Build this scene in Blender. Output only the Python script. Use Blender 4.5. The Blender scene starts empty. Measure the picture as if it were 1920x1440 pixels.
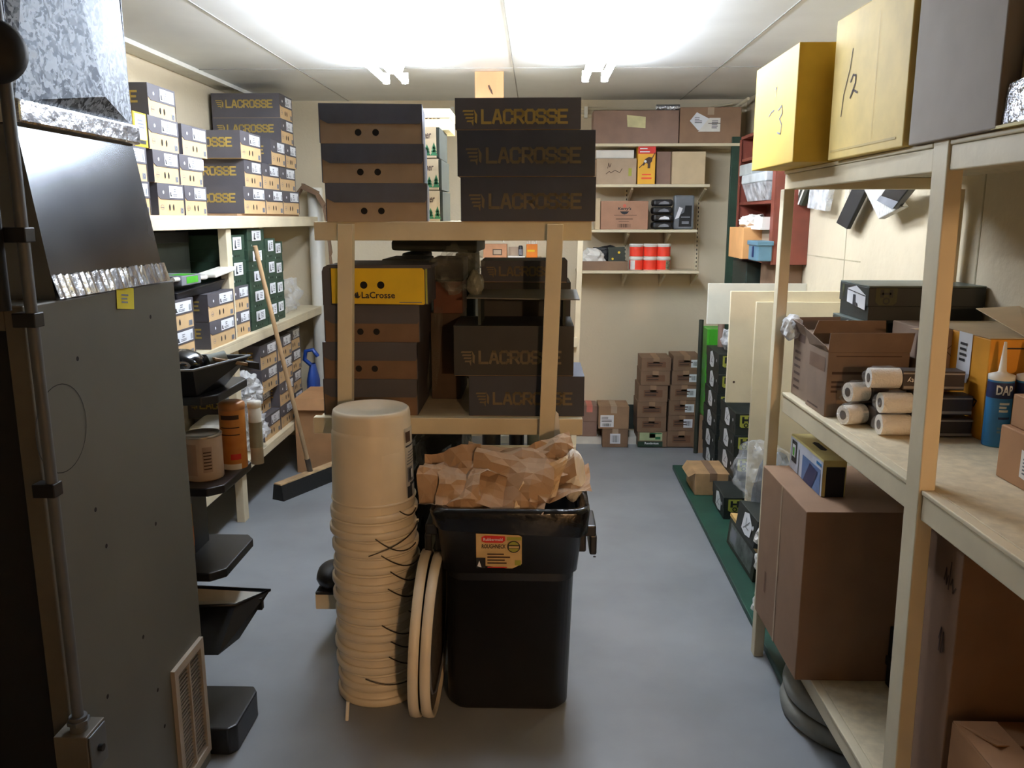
import bpy, bmesh, math, random
from mathutils import Vector, Matrix, noise
C = bpy.context.scene.collection
PI = math.pi
rnd = random.Random(7)

# ------------------------------------------------------------------ camera geometry
FPX, CAMZ = 1560.0, 1.65
YAW = math.atan(45/1560*0.98); PITCH = math.atan(310/1560)
_sp, _cp, _sy, _cy = math.sin(PITCH), math.cos(PITCH), math.sin(YAW), math.cos(YAW)
def _ray(x, y):
    r = (x-960)/FPX; u = (720-y)/FPX
    f = _cp+u*_sp; z = u*_cp-_sp
    return (r*_cy-f*_sy, r*_sy+f*_cy, z)
def atY(x, y, d):
    a = _ray(x, y); t = d/a[1]; return Vector((a[0]*t, d, CAMZ+a[2]*t))
def atX(x, y, c):
    a = _ray(x, y); t = c/a[0]; return Vector((c, a[1]*t, CAMZ+a[2]*t))
def atZ(x, y, h):
    a = _ray(x, y); t = (h-CAMZ)/a[2]; return Vector((a[0]*t, a[1]*t, h))

# ------------------------------------------------------------------ materials
def lin(c):
    return tuple(((v/255)/12.92 if v/255 <= .04045 else ((v/255+.055)/1.055)**2.4) for v in c)
MATS = {}
def mat(name, rgb, rough=.6, metal=0., var=.10, scale=9., bump=0., bscale=60., spec=.5, stretch=None, alpha=None, trans=0., coat=0., rgb2=None):
    if name in MATS: return MATS[name]
    m = bpy.data.materials.new(name); m.use_nodes = True
    nt = m.node_tree; b = nt.nodes['Principled BSDF']
    tc = nt.nodes.new('ShaderNodeTexCoord'); mp = nt.nodes.new('ShaderNodeMapping')
    nt.links.new(tc.outputs['Object'], mp.inputs['Vector'])
    if stretch: mp.inputs['Scale'].default_value = stretch
    nz = nt.nodes.new('ShaderNodeTexNoise'); nz.inputs['Scale'].default_value = scale; nz.inputs['Detail'].default_value = 5
    nt.links.new(mp.outputs['Vector'], nz.inputs['Vector'])
    rp = nt.nodes.new('ShaderNodeValToRGB')
    c = lin(rgb); c2 = lin(rgb2) if rgb2 else tuple(v*(1-2.2*var) for v in c)
    c1 = c if rgb2 else tuple(min(1, v*(1+var)) for v in c)
    rp.color_ramp.elements[0].position = .32; rp.color_ramp.elements[0].color = (*c2, 1)
    rp.color_ramp.elements[1].position = .66; rp.color_ramp.elements[1].color = (*c1, 1)
    nt.links.new(nz.outputs['Fac'], rp.inputs['Fac']); nt.links.new(rp.outputs['Color'], b.inputs['Base Color'])
    b.inputs['Roughness'].default_value = rough; b.inputs['Metallic'].default_value = metal
    b.inputs['Specular IOR Level'].default_value = spec
    if coat: b.inputs['Coat Weight'].default_value = coat; b.inputs['Coat Roughness'].default_value = .15
    if trans: b.inputs['Transmission Weight'].default_value = trans
    if alpha is not None: b.inputs['Alpha'].default_value = alpha
    if bump:
        n2 = nt.nodes.new('ShaderNodeTexNoise'); n2.inputs['Scale'].default_value = bscale; n2.inputs['Detail'].default_value = 4
        nt.links.new(mp.outputs['Vector'], n2.inputs['Vector'])
        bp = nt.nodes.new('ShaderNodeBump'); bp.inputs['Strength'].default_value = bump; bp.inputs['Distance'].default_value = .01
        nt.links.new(n2.outputs['Fac'], bp.inputs['Height']); nt.links.new(bp.outputs['Normal'], b.inputs['Normal'])
    MATS[name] = m; return m
def film(name, rgb=(225,228,230), dens=.25, rough=.18):
    """thin clear plastic: mostly see-through with sharp wrinkled highlights"""
    m = bpy.data.materials.new(name); m.use_nodes = True; nt = m.node_tree
    b = nt.nodes['Principled BSDF']; out = nt.nodes['Material Output']
    b.inputs['Base Color'].default_value = (*lin(rgb), 1); b.inputs['Roughness'].default_value = rough
    tr = nt.nodes.new('ShaderNodeBsdfTransparent'); mx = nt.nodes.new('ShaderNodeMixShader')
    tc = nt.nodes.new('ShaderNodeTexCoord'); nz = nt.nodes.new('ShaderNodeTexNoise')
    nz.inputs['Scale'].default_value = 16; nz.inputs['Detail'].default_value = 3
    nt.links.new(tc.outputs['Object'], nz.inputs['Vector'])
    mr = nt.nodes.new('ShaderNodeMapRange'); mr.inputs['From Min'].default_value = .3; mr.inputs['From Max'].default_value = .7
    mr.inputs['To Min'].default_value = dens*.4; mr.inputs['To Max'].default_value = min(1, dens*1.7)
    nt.links.new(nz.outputs['Fac'], mr.inputs['Value']); nt.links.new(mr.outputs['Result'], mx.inputs['Fac'])
    bp = nt.nodes.new('ShaderNodeBump'); bp.inputs['Strength'].default_value = .8; bp.inputs['Distance'].default_value = .02
    nt.links.new(nz.outputs['Fac'], bp.inputs['Height']); nt.links.new(bp.outputs['Normal'], b.inputs['Normal'])
    nt.links.new(tr.outputs[0], mx.inputs[1]); nt.links.new(b.outputs[0], mx.inputs[2]); nt.links.new(mx.outputs[0], out.inputs['Surface'])
    MATS[name] = m; return m
def galv(name, rough, spangle):
    m = bpy.data.materials.new(name); m.use_nodes = True; nt = m.node_tree; b = nt.nodes['Principled BSDF']
    b.inputs['Metallic'].default_value = 1.
    tc = nt.nodes.new('ShaderNodeTexCoord'); vo = nt.nodes.new('ShaderNodeTexVoronoi'); vo.inputs['Scale'].default_value = 105 if spangle else 4
    nz = nt.nodes.new('ShaderNodeTexNoise'); nz.inputs['Scale'].default_value = 30 if spangle else 3; nz.inputs['Detail'].default_value = 4
    nt.links.new(tc.outputs['Object'], nz.inputs['Vector'])
    mxv = nt.nodes.new('ShaderNodeMixRGB'); mxv.inputs[0].default_value = .06
    nt.links.new(tc.outputs['Object'], mxv.inputs[1]); nt.links.new(nz.outputs['Color'], mxv.inputs[2]); nt.links.new(mxv.outputs[0], vo.inputs['Vector'])
    rp = nt.nodes.new('ShaderNodeValToRGB')
    rp.color_ramp.elements[0].color = (*lin((58,62,68) if spangle else (112,115,119)), 1); rp.color_ramp.elements[1].color = (*lin((158,163,170) if spangle else (140,143,146)), 1)
    rp.color_ramp.elements[0].position = .3; rp.color_ramp.elements[1].position = .72
    nt.links.new(vo.outputs['Color'] if spangle else nz.outputs['Fac'], rp.inputs['Fac']); nt.links.new(rp.outputs['Color'], b.inputs['Base Color'])
    mr = nt.nodes.new('ShaderNodeMapRange'); mr.inputs['To Min'].default_value = rough*.75; mr.inputs['To Max'].default_value = rough*1.35
    nt.links.new(vo.outputs['Color'] if spangle else nz.outputs['Fac'], mr.inputs['Value']); nt.links.new(mr.outputs['Result'], b.inputs['Roughness'])
    if spangle:
        bp = nt.nodes.new('ShaderNodeBump'); bp.inputs['Strength'].default_value = .25; bp.inputs['Distance'].default_value = .004
        nt.links.new(vo.outputs['Color'], bp.inputs['Height']); nt.links.new(bp.outputs['Normal'], b.inputs['Normal'])
    MATS[name] = m; return m
def emis(name, rgb, s):
    m = bpy.data.materials.new(name); m.use_nodes = True; b = m.node_tree.nodes['Principled BSDF']
    b.inputs['Base Color'].default_value = (*lin(rgb), 1); b.inputs['Emission Color'].default_value = (*lin(rgb), 1); b.inputs['Emission Strength'].default_value = s
    MATS[name] = m; return m

paint  = mat('cream_paint', (224,211,180), .55, var=.05, scale=5, bump=.08, bscale=40)
wallp  = mat('wall_paint', (214,200,172), .75, var=.04, scale=1.2, bump=.15, bscale=55)
wallr  = mat('plaster_paint', (206,192,164), .75, var=.06, scale=2.0, bump=.35, bscale=28)
ceilm  = mat('ceiling_paint', (224,226,226), .5, var=.05, scale=1.6, bump=.06, bscale=8)
trimm  = mat('white_trim', (226,224,214), .5, var=.04)
floorm = mat('floor_paint', (146,150,154), .38, var=.09, scale=1.8, bump=.05, bscale=14)
ply    = mat('shelf_board', (220,205,172), .6, var=.05, scale=14, bump=.1)
osb    = mat('particle_board', (218,204,172), .7, var=.06, scale=34, bump=.15, bscale=80)
pine   = mat('raw_pine', (192,142,98), .6, var=.12, scale=6, stretch=(1,1,.25))
hndl   = mat('broom_wood', (192,160,120), .5, var=.15, scale=12, stretch=(1,1,.2))
tan    = mat('tan_card', (208,174,128), .75, var=.05, scale=8)
kraft  = mat('kraft_card', (154,122,92), .8, var=.08, scale=7)
kraftd = mat('brown_card', (124,97,74), .8, var=.08, scale=7)
kraftl = mat('light_card', (178,156,132), .8, var=.06, scale=7)
ink    = mat('carton_ink', (72,50,36), .8, var=.1)
grey   = mat('grey_lid', (80,77,82), .6, var=.05)
blk    = mat('black_lid', (54,58,70), .55, var=.06)  # black lifted and blued in the colour to imitate lens flare
gold   = mat('gold_print', (180,152,78), .6, var=.05)
golds  = mat('shaded_gold_print', (112,98,70), .6, var=.05)  # gold print darkened in its colour for the boxes in shade
white  = mat('white_label', (236,238,242), .5, var=.02)
whitet = mat('white_plastic', (232,229,218), .4, var=.03)
hole   = mat('dark_hole', (26,22,20), .9, var=.1)
inkd   = mat('label_ink', (40,40,44), .7, var=.1)
inkg   = mat('label_grey', (120,122,128), .7, var=.1)
dgreen = mat('dark_green_card', (36,62,46), .6, var=.12)
hgreen = mat('black_green_card', (30,36,34), .5, var=.1)
limey  = mat('lime_print', (158,160,62), .6, var=.05)
yel    = mat('yellow_print', (236,196,28), .55, var=.04)
yelc   = mat('yellow_card', (216,178,66), .6, var=.05)
yelc2  = mat('pale_yellow_card', (222,192,108), .65, var=.06)
orgc   = mat('orange_card', (222,152,34), .6, var=.05)
bplas  = mat('black_plastic', (24,24,26), .38, var=.12)
bmat   = mat('black_matte', (16,16,17), .6, var=.15)
bag    = mat('black_bag', (14,14,16), .22, var=.15, bump=.5, bscale=18)
pail   = mat('pail_plastic', (226,214,190), .42, var=.03)
wire   = mat('wire_metal', (92,84,72), .4, metal=.8, var=.1)
furn   = mat('furnace_paint', (98,98,90), .45, var=.05, scale=3)
furnd  = mat('furnace_flange', (98,92,80), .5, var=.08)
grille = mat('grille_paint', (178,166,148), .5, var=.05)
condm  = mat('conduit_metal', (104,108,112), .5, metal=.35, var=.08)
galv1  = galv('smooth_galvanised', .24, False)
galv2  = galv('spangled_galvanised', .5, True)
foil   = mat('foil_tape', (225,226,228), .22, metal=1., var=.05, bump=.4, bscale=25)
note   = mat('sticky_yellow', (222,206,52), .7, var=.04)
clear  = film('clear_film', dens=.2)
rfilm  = film('roller_film', (240,240,238), .10, .12)
milky  = film('milky_film', (228,230,232), dens=.6, rough=.3)
paper  = mat('kraft_paper', (180,150,120), .75, var=.06, scale=5)
paperl = mat('pale_paper', (222,196,158), .75, var=.05)
papw   = mat('white_paper', (235,232,224), .7, var=.03)
red    = mat('red_plastic', (208,44,36), .45, var=.06)
redor  = mat('red_orange_label', (240,66,44), .5, var=.04)
redcab = mat('oxide_red_paint', (122,60,46), .5, var=.1)
blue   = mat('blue_plastic', (36,74,158), .4, var=.08)
lblue  = mat('pale_blue_plastic', (94,132,150), .45, var=.06)
navy   = mat('navy_label', (30,42,86), .5, var=.08)
cblue  = mat('caulk_blue', (52,128,186), .45, var=.06)
plank  = mat('green_plank', (28,70,56), .5, var=.18, scale=4)
lime   = mat('bright_green_plastic', (72,170,44), .4, var=.06)
fleece = mat('roller_fleece', (238,232,220), .95, var=.03, bump=.6, bscale=200)
sleeve = mat('roller_sleeve', (52,42,38), .5, var=.1)
orange = mat('orange_plastic', (226,128,34), .5, var=.08)
hose   = mat('grey_hose', (132,132,124), .6, var=.1)
steel  = mat('can_metal', (168,160,148), .35, metal=.7, var=.05)
canlab = mat('can_label', (190,168,146), .6, var=.08)
olive  = mat('olive_dark', (46,50,38), .7, var=.15)
silver = mat('silver_bubble', (205,208,214), .2, metal=.9, var=.05, bump=1., bscale=70)
pblue  = mat('pack_blue', (92,122,170), .5, var=.1)
pcream = mat('pack_cream', (228,212,140), .6, var=.05)
meshm  = mat('grey_mesh', (92,84,72), .7, var=.2, scale=60)
forest = mat('print_green', (46,110,70), .7, var=.1)
beige  = mat('beige_card', (206,184,148), .7, var=.04)

# ------------------------------------------------------------------ mesh builder
class MB:
    def __init__(s): s.v = []; s.f = []; s.m = []; s.s = []; s.mats = []
    def mi(s, m):
        if m not in s.mats: s.mats.append(m)
        return s.mats.index(m)
    def add(s, vs, fs, m, smooth=False):
        o = len(s.v); k = s.mi(m); s.v += [tuple(p) for p in vs]
        for f in fs: s.f.append([o+i for i in f]); s.m.append(k); s.s.append(smooth)
        return s
    def hexa(s, p, m):
        return s.add(p, [(0,3,2,1),(4,5,6,7),(0,1,5,4),(1,2,6,5),(2,3,7,6),(3,0,4,7)], m)
    def box(s, x0, y0, z0, x1, y1, z1, m):
        return s.hexa([(x0,y0,z0),(x1,y0,z0),(x1,y1,z0),(x0,y1,z0),(x0,y0,z1),(x1,y0,z1),(x1,y1,z1),(x0,y1,z1)], m)
    def poly(s, pts, m): return s.add(pts, [tuple(range(len(pts)))], m)
    def slab(s, pts, d, m):
        """polygon thickened along vector d"""
        n = len(pts); d = Vector(d); a = [Vector(p) for p in pts]; b = [p+d for p in a]
        return s.add(a+b, [tuple(range(n))[::-1], tuple(range(n, 2*n))]+[(i,(i+1)%n,n+(i+1)%n,n+i) for i in range(n)], m)
    def cyl(s, p0, p1, r0, m, r1=None, n=18, caps=True, smooth=True):
        p0 = Vector(p0); p1 = Vector(p1); r1 = r0 if r1 is None else r1
        d = (p1-p0).normalized(); a = d.orthogonal().normalized(); b = d.cross(a)
        vs = []
        for p, r in ((p0,r0),(p1,r1)):
            vs += [p+(a*math.cos(2*PI*i/n)+b*math.sin(2*PI*i/n))*r for i in range(n)]
        s.add(vs, [(i,(i+1)%n,n+(i+1)%n,n+i) for i in range(n)], m, smooth)
        if caps: s.add(vs, [tuple(range(n))[::-1], tuple(range(n,2*n))], m)
        return s
    def tube(s, pts, r, m, n=8, closed=False):
        pts = [Vector(p) for p in pts]; N = len(pts); vs = []; prev = None
        for i, p in enumerate(pts):
            if closed: t = pts[(i+1)%N]-pts[i-1]
            else: t = pts[min(i+1,N-1)]-pts[max(i-1,0)]
            t.normalize()
            if prev is None: a = t.orthogonal().normalized()
            else:
                a = prev-t*prev.dot(t)
                a = a.normalized() if a.length > 1e-6 else t.orthogonal().normalized()
            prev = a; b = t.cross(a)
            rr = r[i] if isinstance(r, (list,tuple)) else r
            vs += [p+(a*math.cos(2*PI*k/n)+b*math.sin(2*PI*k/n))*rr for k in range(n)]
        fs = []
        for i in range(N if closed else N-1):
            j = (i+1)%N
            fs += [(i*n+k, i*n+(k+1)%n, j*n+(k+1)%n, j*n+k) for k in range(n)]
        s.add(vs, fs, m, True)
        if not closed: s.add(vs, [tuple(range(n))[::-1], tuple(range((N-1)*n, N*n))], m)
        return s
    def lathe(s, prof, m, c=(0,0,0), n=40, sx=1., sy=1.):
        vs = []
        for r, z in prof: vs += [(c[0]+r*sx*math.cos(2*PI*k/n), c[1]+r*sy*math.sin(2*PI*k/n), c[2]+z) for k in range(n)]
        fs = []
        for i in range(len(prof)-1): fs += [(i*n+k, i*n+(k+1)%n, (i+1)*n+(k+1)%n, (i+1)*n+k) for k in range(n)]
        return s.add(vs, fs, m, True)
    def mesh(s, name):
        me = bpy.data.meshes.new(name); me.from_pydata(s.v, [], s.f)
        for m in s.mats: me.materials.append(m)
        me.polygons.foreach_set('material_index', s.m); me.polygons.foreach_set('use_smooth', s.s); me.update()
        return me
    def band(s, r, z0, z1, a0, a1, m, n=16, c=(0,0)):
        vs = [(c[0]+r*math.cos(a0+(a1-a0)*i/n), c[1]+r*math.sin(a0+(a1-a0)*i/n), z) for z in (z0, z1) for i in range(n+1)]
        return s.add(vs, [(i,i+1,n+2+i,n+1+i) for i in range(n)], m, True)
    def build(s, name, parent=None, loc=(0,0,0), rz=0., bevel=0.):
        return link(name, s.mesh(name), parent, loc, rz, bevel)
def link(name, me, parent=None, loc=(0,0,0), rz=0., bevel=0.):
    o = bpy.data.objects.new(name, me); C.objects.link(o); o.location = loc
    o.rotation_euler = rz if isinstance(rz, (tuple,list)) else (0,0,rz)
    if parent: o.parent = parent
    if bevel:
        md = o.modifiers.new('edge','BEVEL'); md.width = bevel; md.segments = 2; md.limit_method = 'ANGLE'
    return o
def tag(o, label, cat, group=None):
    o['label'] = label; o['category'] = cat
    if group: o['group'] = group
    return o
def thing(name, label, cat, loc=(0,0,0), rz=0., group=None):
    o = bpy.data.objects.new(name, None); C.objects.link(o); o.location = loc; o.empty_display_size = .05
    o.rotation_euler = rz if isinstance(rz, (tuple,list)) else (0,0,rz)
    return tag(o, label, cat, group)
def struct(name, mb, parent=None):
    o = mb.build(name, parent); o['kind'] = 'structure'; return o

# ------------------------------------------------------------------ printing on faces
GLYPH = {'L':[[(0,1),(0,0),(.6,0)]], 'A':[[(0,0),(.24,1),(.36,1),(.6,0)],[(.1,.32),(.5,.32)]],
 'C':[[(.6,.72),(.6,.86),(.46,1),(.14,1),(0,.86),(0,.14),(.14,0),(.46,0),(.6,.14),(.6,.28)]],
 'R':[[(0,0),(0,1),(.46,1),(.6,.86),(.6,.6),(.46,.46),(0,.46)],[(.3,.46),(.6,0)]],
 'O':[[(.14,0),(.46,0),(.6,.14),(.6,.86),(.46,1),(.14,1),(0,.86),(0,.14),(.14,0)]],
 'S':[[(.6,.76),(.6,.88),(.48,1),(.12,1),(0,.88),(0,.64),(.12,.52),(.48,.48),(.6,.36),(.6,.12),(.48,0),(.12,0),(0,.12),(0,.24)]],
 'E':[[(.6,1),(0,1),(0,0),(.6,0)],[(0,.5),(.5,.5)]]}
_txt = {}
def text_geo(t, shear=0., bold=.0):
    k = (t, shear, bold)
    if k not in _txt:
        cu = bpy.data.curves.new('lettering', 'FONT'); cu.body = t; cu.shear = shear; cu.offset = bold; cu.resolution_u = 2
        o = bpy.data.objects.new('lettering', cu); C.objects.link(o)
        dg = bpy.context.evaluated_depsgraph_get(); me = bpy.data.meshes.new_from_object(o.evaluated_get(dg))
        vs = [(v.co.x, v.co.y) for v in me.vertices]; fs = [tuple(p.vertices) for p in me.polygons]
        bpy.data.objects.remove(o); bpy.data.meshes.remove(me); bpy.data.curves.remove(cu)
        x0 = min(v[0] for v in vs); x1 = max(v[0] for v in vs); y0 = min(v[1] for v in vs); y1 = max(v[1] for v in vs)
        _txt[k] = ([((x-x0)/(x1-x0), (y-y0)/(y1-y0)) for x, y in vs], fs)
    return _txt[k]
class Dec:
    """draws flat print on the plane o + a*u + b*v, lifted slightly along its normal"""
    def __init__(s, mb, o, u, v, lift=.0012):
        s.mb = mb; s.u = Vector(u).normalized(); s.v = Vector(v).normalized(); s.n = s.u.cross(s.v); s.o = Vector(o); s.l = lift
    def p(s, a, b, k=1): return s.o+s.u*a+s.v*b+s.n*(s.l*k)
    def poly(s, pts, m, k=1): s.mb.poly([s.p(a,b,k) for a,b in pts], m); return s
    def rect(s, a0, b0, a1, b1, m, k=1): return s.poly([(a0,b0),(a1,b0),(a1,b1),(a0,b1)], m, k)
    def disc(s, a, b, r, m, k=1, sx=1., n=14): return s.poly([(a+sx*r*math.cos(2*PI*i/n), b+r*math.sin(2*PI*i/n)) for i in range(n)], m, k)
    def ring(s, a, b, r, t, m, k=1, n=24, sx=1.):
        for i in range(n):
            c0,s0,c1,s1 = math.cos(2*PI*i/n),math.sin(2*PI*i/n),math.cos(2*PI*(i+1)/n),math.sin(2*PI*(i+1)/n)
            s.poly([(a+sx*r*c0,b+r*s0),(a+sx*r*c1,b+r*s1),(a+sx*(r-t)*c1,b+(r-t)*s1),(a+sx*(r-t)*c0,b+(r-t)*s0)], m, k)
        return s
    def stroke(s, pl, th, m, k=1):
        for (x0,y0),(x1,y1) in zip(pl, pl[1:]):
            d = Vector((x1-x0,y1-y0)); L = d.length
            if L < 1e-6: continue
            d /= L; e = d*(th*.42); q = Vector((-d.y,d.x))*(th/2)
            a = Vector((x0,y0))-e; b = Vector((x1,y1))+e
            s.poly([tuple(a-q),tuple(b-q),tuple(b+q),tuple(a+q)], m, k)
        return s
    def logo(s, a, b, w, m, k=1):
        """block-letter word with its feather-fan mark, width w"""
        h = w*.125; x = a
        for i in range(4):
            y = b+h*(.98-.25*i); x0 = x+h*(.0+.10*i)
            s.poly([(x0,y-h*.13),(x+h*.80,y-h*.13),(x+h*.86,y),(x0+h*.05,y)], m, k)
        s.poly([(x+h*.86,b+h*1.05),(x+h*1.12,b+h*.62),(x+h*1.08,b-h*.02),(x+h*.92,b+h*.12),(x+h*.93,b+h*.6)], m, k)
        s.poly([(x+h*.62,b+h*.2),(x+h*.85,b+h*.32),(x+h*.80,b-h*.2)], m, k)
        x += h*1.5; cw = (w-h*1.5)/7.86
        for ch in 'LACROSSE':
            for pl in GLYPH[ch]: s.stroke([(x+q*cw*1.22, b+r*h*.9+h*.05) for q,r in pl], h*.2, m, k)
            x += cw
        return s
    def text(s, t, a, b, w, h, m, k=1, shear=0., bold=.0, flip=False):
        vs, fs = text_geo(t, shear, bold)
        if flip: vs = [(1-x,1-y) for x,y in vs]
        s.mb.add([s.p(a+x*w, b+y*h, k) for x,y in vs], fs, m); return s
    def lines(s, a, b, w, h, n, m, k=1, seed=0):
        r = random.Random(seed); t = h/n
        for i in range(n): s.rect(a, b+t*i+t*.25, a+w*r.uniform(.6,1), b+t*i+t*.72, m, k)
        return s
    def bars(s, a, b, w, h, m, k=1, seed=1):
        r = random.Random(seed); x = a
        while x < a+w:
            t = r.choice((.5,1,1.6))*w/26; s.rect(x, b, min(x+t,a+w), b+h, m, k); x += t+r.choice((.6,1,1.4))*w/26
        return s

_cache = {}
def inst(root, key, maker):
    """parts of a repeated thing: built once, then every copy shares the meshes"""
    if key not in _cache: _cache[key] = maker()
    for name, me, bev in _cache[key]: link(name, me, root, bevel=bev)
    return root

def boot_box_parts(w, L, h, lid=grey, base=tan, foot=True, logo=gold, sticker=True, holes='oval', wide=False, lb=.42):
    b = MB(); e = .003
    b.box(-w/2+e, e, 0, w/2-e, L-e, h-e, base)
    d = Dec(b, (-w/2, e, 0), (1,0,0), (0,0,1))
    hz = h*.25
    if holes == 'oval':
        for q in (-.045,.045): d.disc(w*(.5+q*1.6), hz, h*.105, hole, sx=.55)
        d.ring(w*.16, hz, h*.09, h*.012, inkg, sx=1.3); d.rect(w*.16-h*.1, hz-h*.01, w*.16+h*.1, hz+h*.01, inkg, 2)
        d.rect(w*.84, h*.06, w*.95, h*.24, inkg); d.ring(w*.895, h*.15, h*.06, h*.012, inkd, 2, 12)
    elif holes == 'round':
        for q in (-.085,.085): d.disc(w*(.46+q), h*.28, h*.088, hole)
    parts = [('base', b.mesh('base'), 0)]
    l = MB()
    l.box(-w/2, 0, h-.005, w/2, L, h, lid)
    l.box(-w/2, 0, .0015, -w/2+e*.9, L, h-.005, lid); l.box(w/2-e*.9, 0, .0015, w/2, L, h-.005, lid)
    l.box(-w/2, L-e*.9, .0015, w/2, L, h-.005, lid)
    f0 = h*.5
    l.slab([(-w/2,0,h-.005),(-w/2+.004,0,f0+h*.10),(-w/2+.03,0,f0),(w/2-.008,0,f0),(w/2,0,f0+h*.1),(w/2,0,h-.005)], (0,e*.9,0), lid)
    dl = Dec(l, (-w/2, 0, 0), (1,0,0), (0,0,1))
    if sticker: dl.disc(w*.2, h*.72, h*.055, white)
    parts.append(('lid', l.mesh('lid'), 0))
    if sticker:
        s = MB(); ds = Dec(s, (-w/2, 0, 0), (1,0,0), (0,0,1), .0016)
        x0, x1 = (w*.36, w*1.03) if wide else (w*.42, w*.93)
        ds.rect(x0, h*.56, x1, h*.93, white)
        ds.poly([(x0+w*.02,h*.6),(x0+w*.09,h*.6),(x0+w*.06,h*.64),(x0+w*.05,h*.74),(x0+w*.02,h*.74)], inkd, 2)
        ds.lines(x0+w*.16, h*.72, w*.1, h*.14, 2, inkg, 2, 3); ds.lines(x0+w*.11, h*.6, w*.2, h*.1, 2, inkg, 2, 5)
        ds.bars(x1-w*.09, h*.6, w*.07, h*.2, inkg, 2)
        parts.append(('size_label', s.mesh('size_label'), 0))
    if logo:
        g = MB(); Dec(g, (-w/2, L, 0), (0,-1,0), (0,0,1)).logo(L*.06, h*lb, L*.84, logo)
        parts.append(('logo', g.mesh('logo'), 0))
    return parts
def boot_box(label, x, y, z, rz, w, L, h, group=None, jit=.5, **kw):
    t = thing('boot_box', label, 'shoe box', (x,y,z), rz+math.radians(rnd.uniform(-jit,jit)), group)
    key = ('bb', w, L, h)+tuple(sorted((k, v.name if hasattr(v,'name') else v) for k,v in kw.items()))
    return inst(t, key, lambda: boot_box_parts(w, L, h, **kw))

def carton(name, label, x0, y0, z0, x1, y1, z1, m=kraft, group=None, tape=kraftl, tape_dir='y', deco=None, rz=0., cat='cardboard box', lab=None, bevel=.003):
    """closed cardboard carton: body with flap seam, a strip of tape, optional printing / label parts drawn by deco(front, side)"""
    w, d, h = x1-x0, y1-y0, z1-z0
    t = thing(name, label, cat, ((x0+x1)/2, (y0+y1)/2, z0), rz, group)
    b = MB(); b.box(-w/2,-d/2,0,w/2,d/2,h,m)
    dt = Dec(b, (-w/2,-d/2,h), (1,0,0), (0,1,0))
    if deco: deco(Dec(b, (-w/2,-d/2,0), (1,0,0), (0,0,1)), Dec(b, (-w/2,d/2,0), (0,-1,0), (0,0,1)), w, d, h)
    b.build('body', t, bevel=bevel)
    if tape:
        p = MB(); g = .022; q = .0012
        if tape_dir == 'y':
            p.box(-g,-d/2-q,h-.0005,g,d/2+q,h+q,tape); p.box(-g,-d/2-q,h-min(.05,h*.4),g,-d/2-.0002,h+q,tape)
        else:
            p.box(-w/2-q,-g,h-.0005,w/2+q,g,h+q,tape); p.box(-w/2-q,-g,h-min(.05,h*.4),-w/2-.0002,g,h+q,tape)
        p.build('tape', t)
    if lab:
        s = MB(); lab(Dec(s, (-w/2,-d/2,0), (1,0,0), (0,0,1), .0022), Dec(s, (-w/2,d/2,0), (0,-1,0), (0,0,1), .0022), w, d, h); s.build('paper_label', t)
    return t

def lump(c, r, m, seed=0, sub=3, amp=.35, freq=2.2, smooth=False, mb=None, flat=None):
    bm = bmesh.new(); bmesh.ops.create_icosphere(bm, subdivisions=sub, radius=1.)
    mb = mb or MB(); vs = []
    for v in bm.verts:
        p = v.co.copy(); k = 1+amp*(noise.noise(p*freq+Vector((seed*7.3,seed*3.1,seed)))+.5*noise.noise(p*freq*2.3+Vector((seed,seed*5.,2))))
        q = Vector((c[0]+p.x*r[0]*k, c[1]+p.y*r[1]*k, c[2]+p.z*r[2]*k))
        if flat is not None and q.z < flat: q.z = flat
        vs.append(q)
    bm.verts.index_update()
    mb.add(vs, [tuple(v.index for v in f.verts) for f in bm.faces], m, smooth); bm.free()
    return mb
def sheet(c, u, v, m, seed=0, n=10, amp=.05, thick=None):
    """crumpled sheet spanned by half-vectors u, v"""
    u = Vector(u); v = Vector(v); c = Vector(c); nn = u.cross(v).normalized(); mb = MB(); vs = []
    for i in range(n+1):
        for j in range(n+1):
            a = 2*i/n-1; b = 2*j/n-1
            q = Vector((a*.8+seed*3.7, b*.8-seed*1.9, seed*.77))
            d = abs(noise.noise(q))*2-.5+.45*abs(noise.noise(q*2.2))
            e = .12*noise.noise(q*1.3+Vector((9,1,4)))
            vs.append(c+u*(a+e)+v*(b-e)+nn*(amp*d))
    fs = []
    for i in range(n):
        for j in range(n):
            a,b,cc,d = i*(n+1)+j,(i+1)*(n+1)+j,(i+1)*(n+1)+j+1,i*(n+1)+j+1
            fs += [(a,b,cc),(a,cc,d)] if (i+j)%2 else [(a,b,d),(b,cc,d)]
    mb.add(vs, fs, m); return mb
EXPO = 0.12
# ================================================================== THE ROOM
XL, XR, YB, YF, ZC = -2.06, 1.49, 6.22, -1.0, 2.48
m = MB(); m.box(XL-.1, YF-.1, -.08, XR+.1, YB+.1, 0, floorm); struct('floor', m)
m = MB(); m.box(XL-.1, YF-.1, ZC, XR+.1, YB+.1, ZC+.08, ceilm); ceil_o = struct('ceiling', m)
m = MB(); m.box(XL-.1, YF, 0, XL, YB, ZC, wallp); struct('wall_left', m)
m = MB(); m.box(XR, YF, 0, XR+.1, YB, ZC, wallr)
for y in (4.1, 2.88): m.box(XR-.0015, y-.004, .9, XR, y+.004, 1.95, mat('wall_crack', (176,164,136), .8))
m.box(XR-.0015, 3.9, 1.452, XR, 4.75, 1.458, MATS['wall_crack'])
struct('wall_right', m)
m = MB(); m.box(XL-.1, YB, 0, XR+.1, YB+.1, ZC, wallp); struct('wall_back', m)
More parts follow.
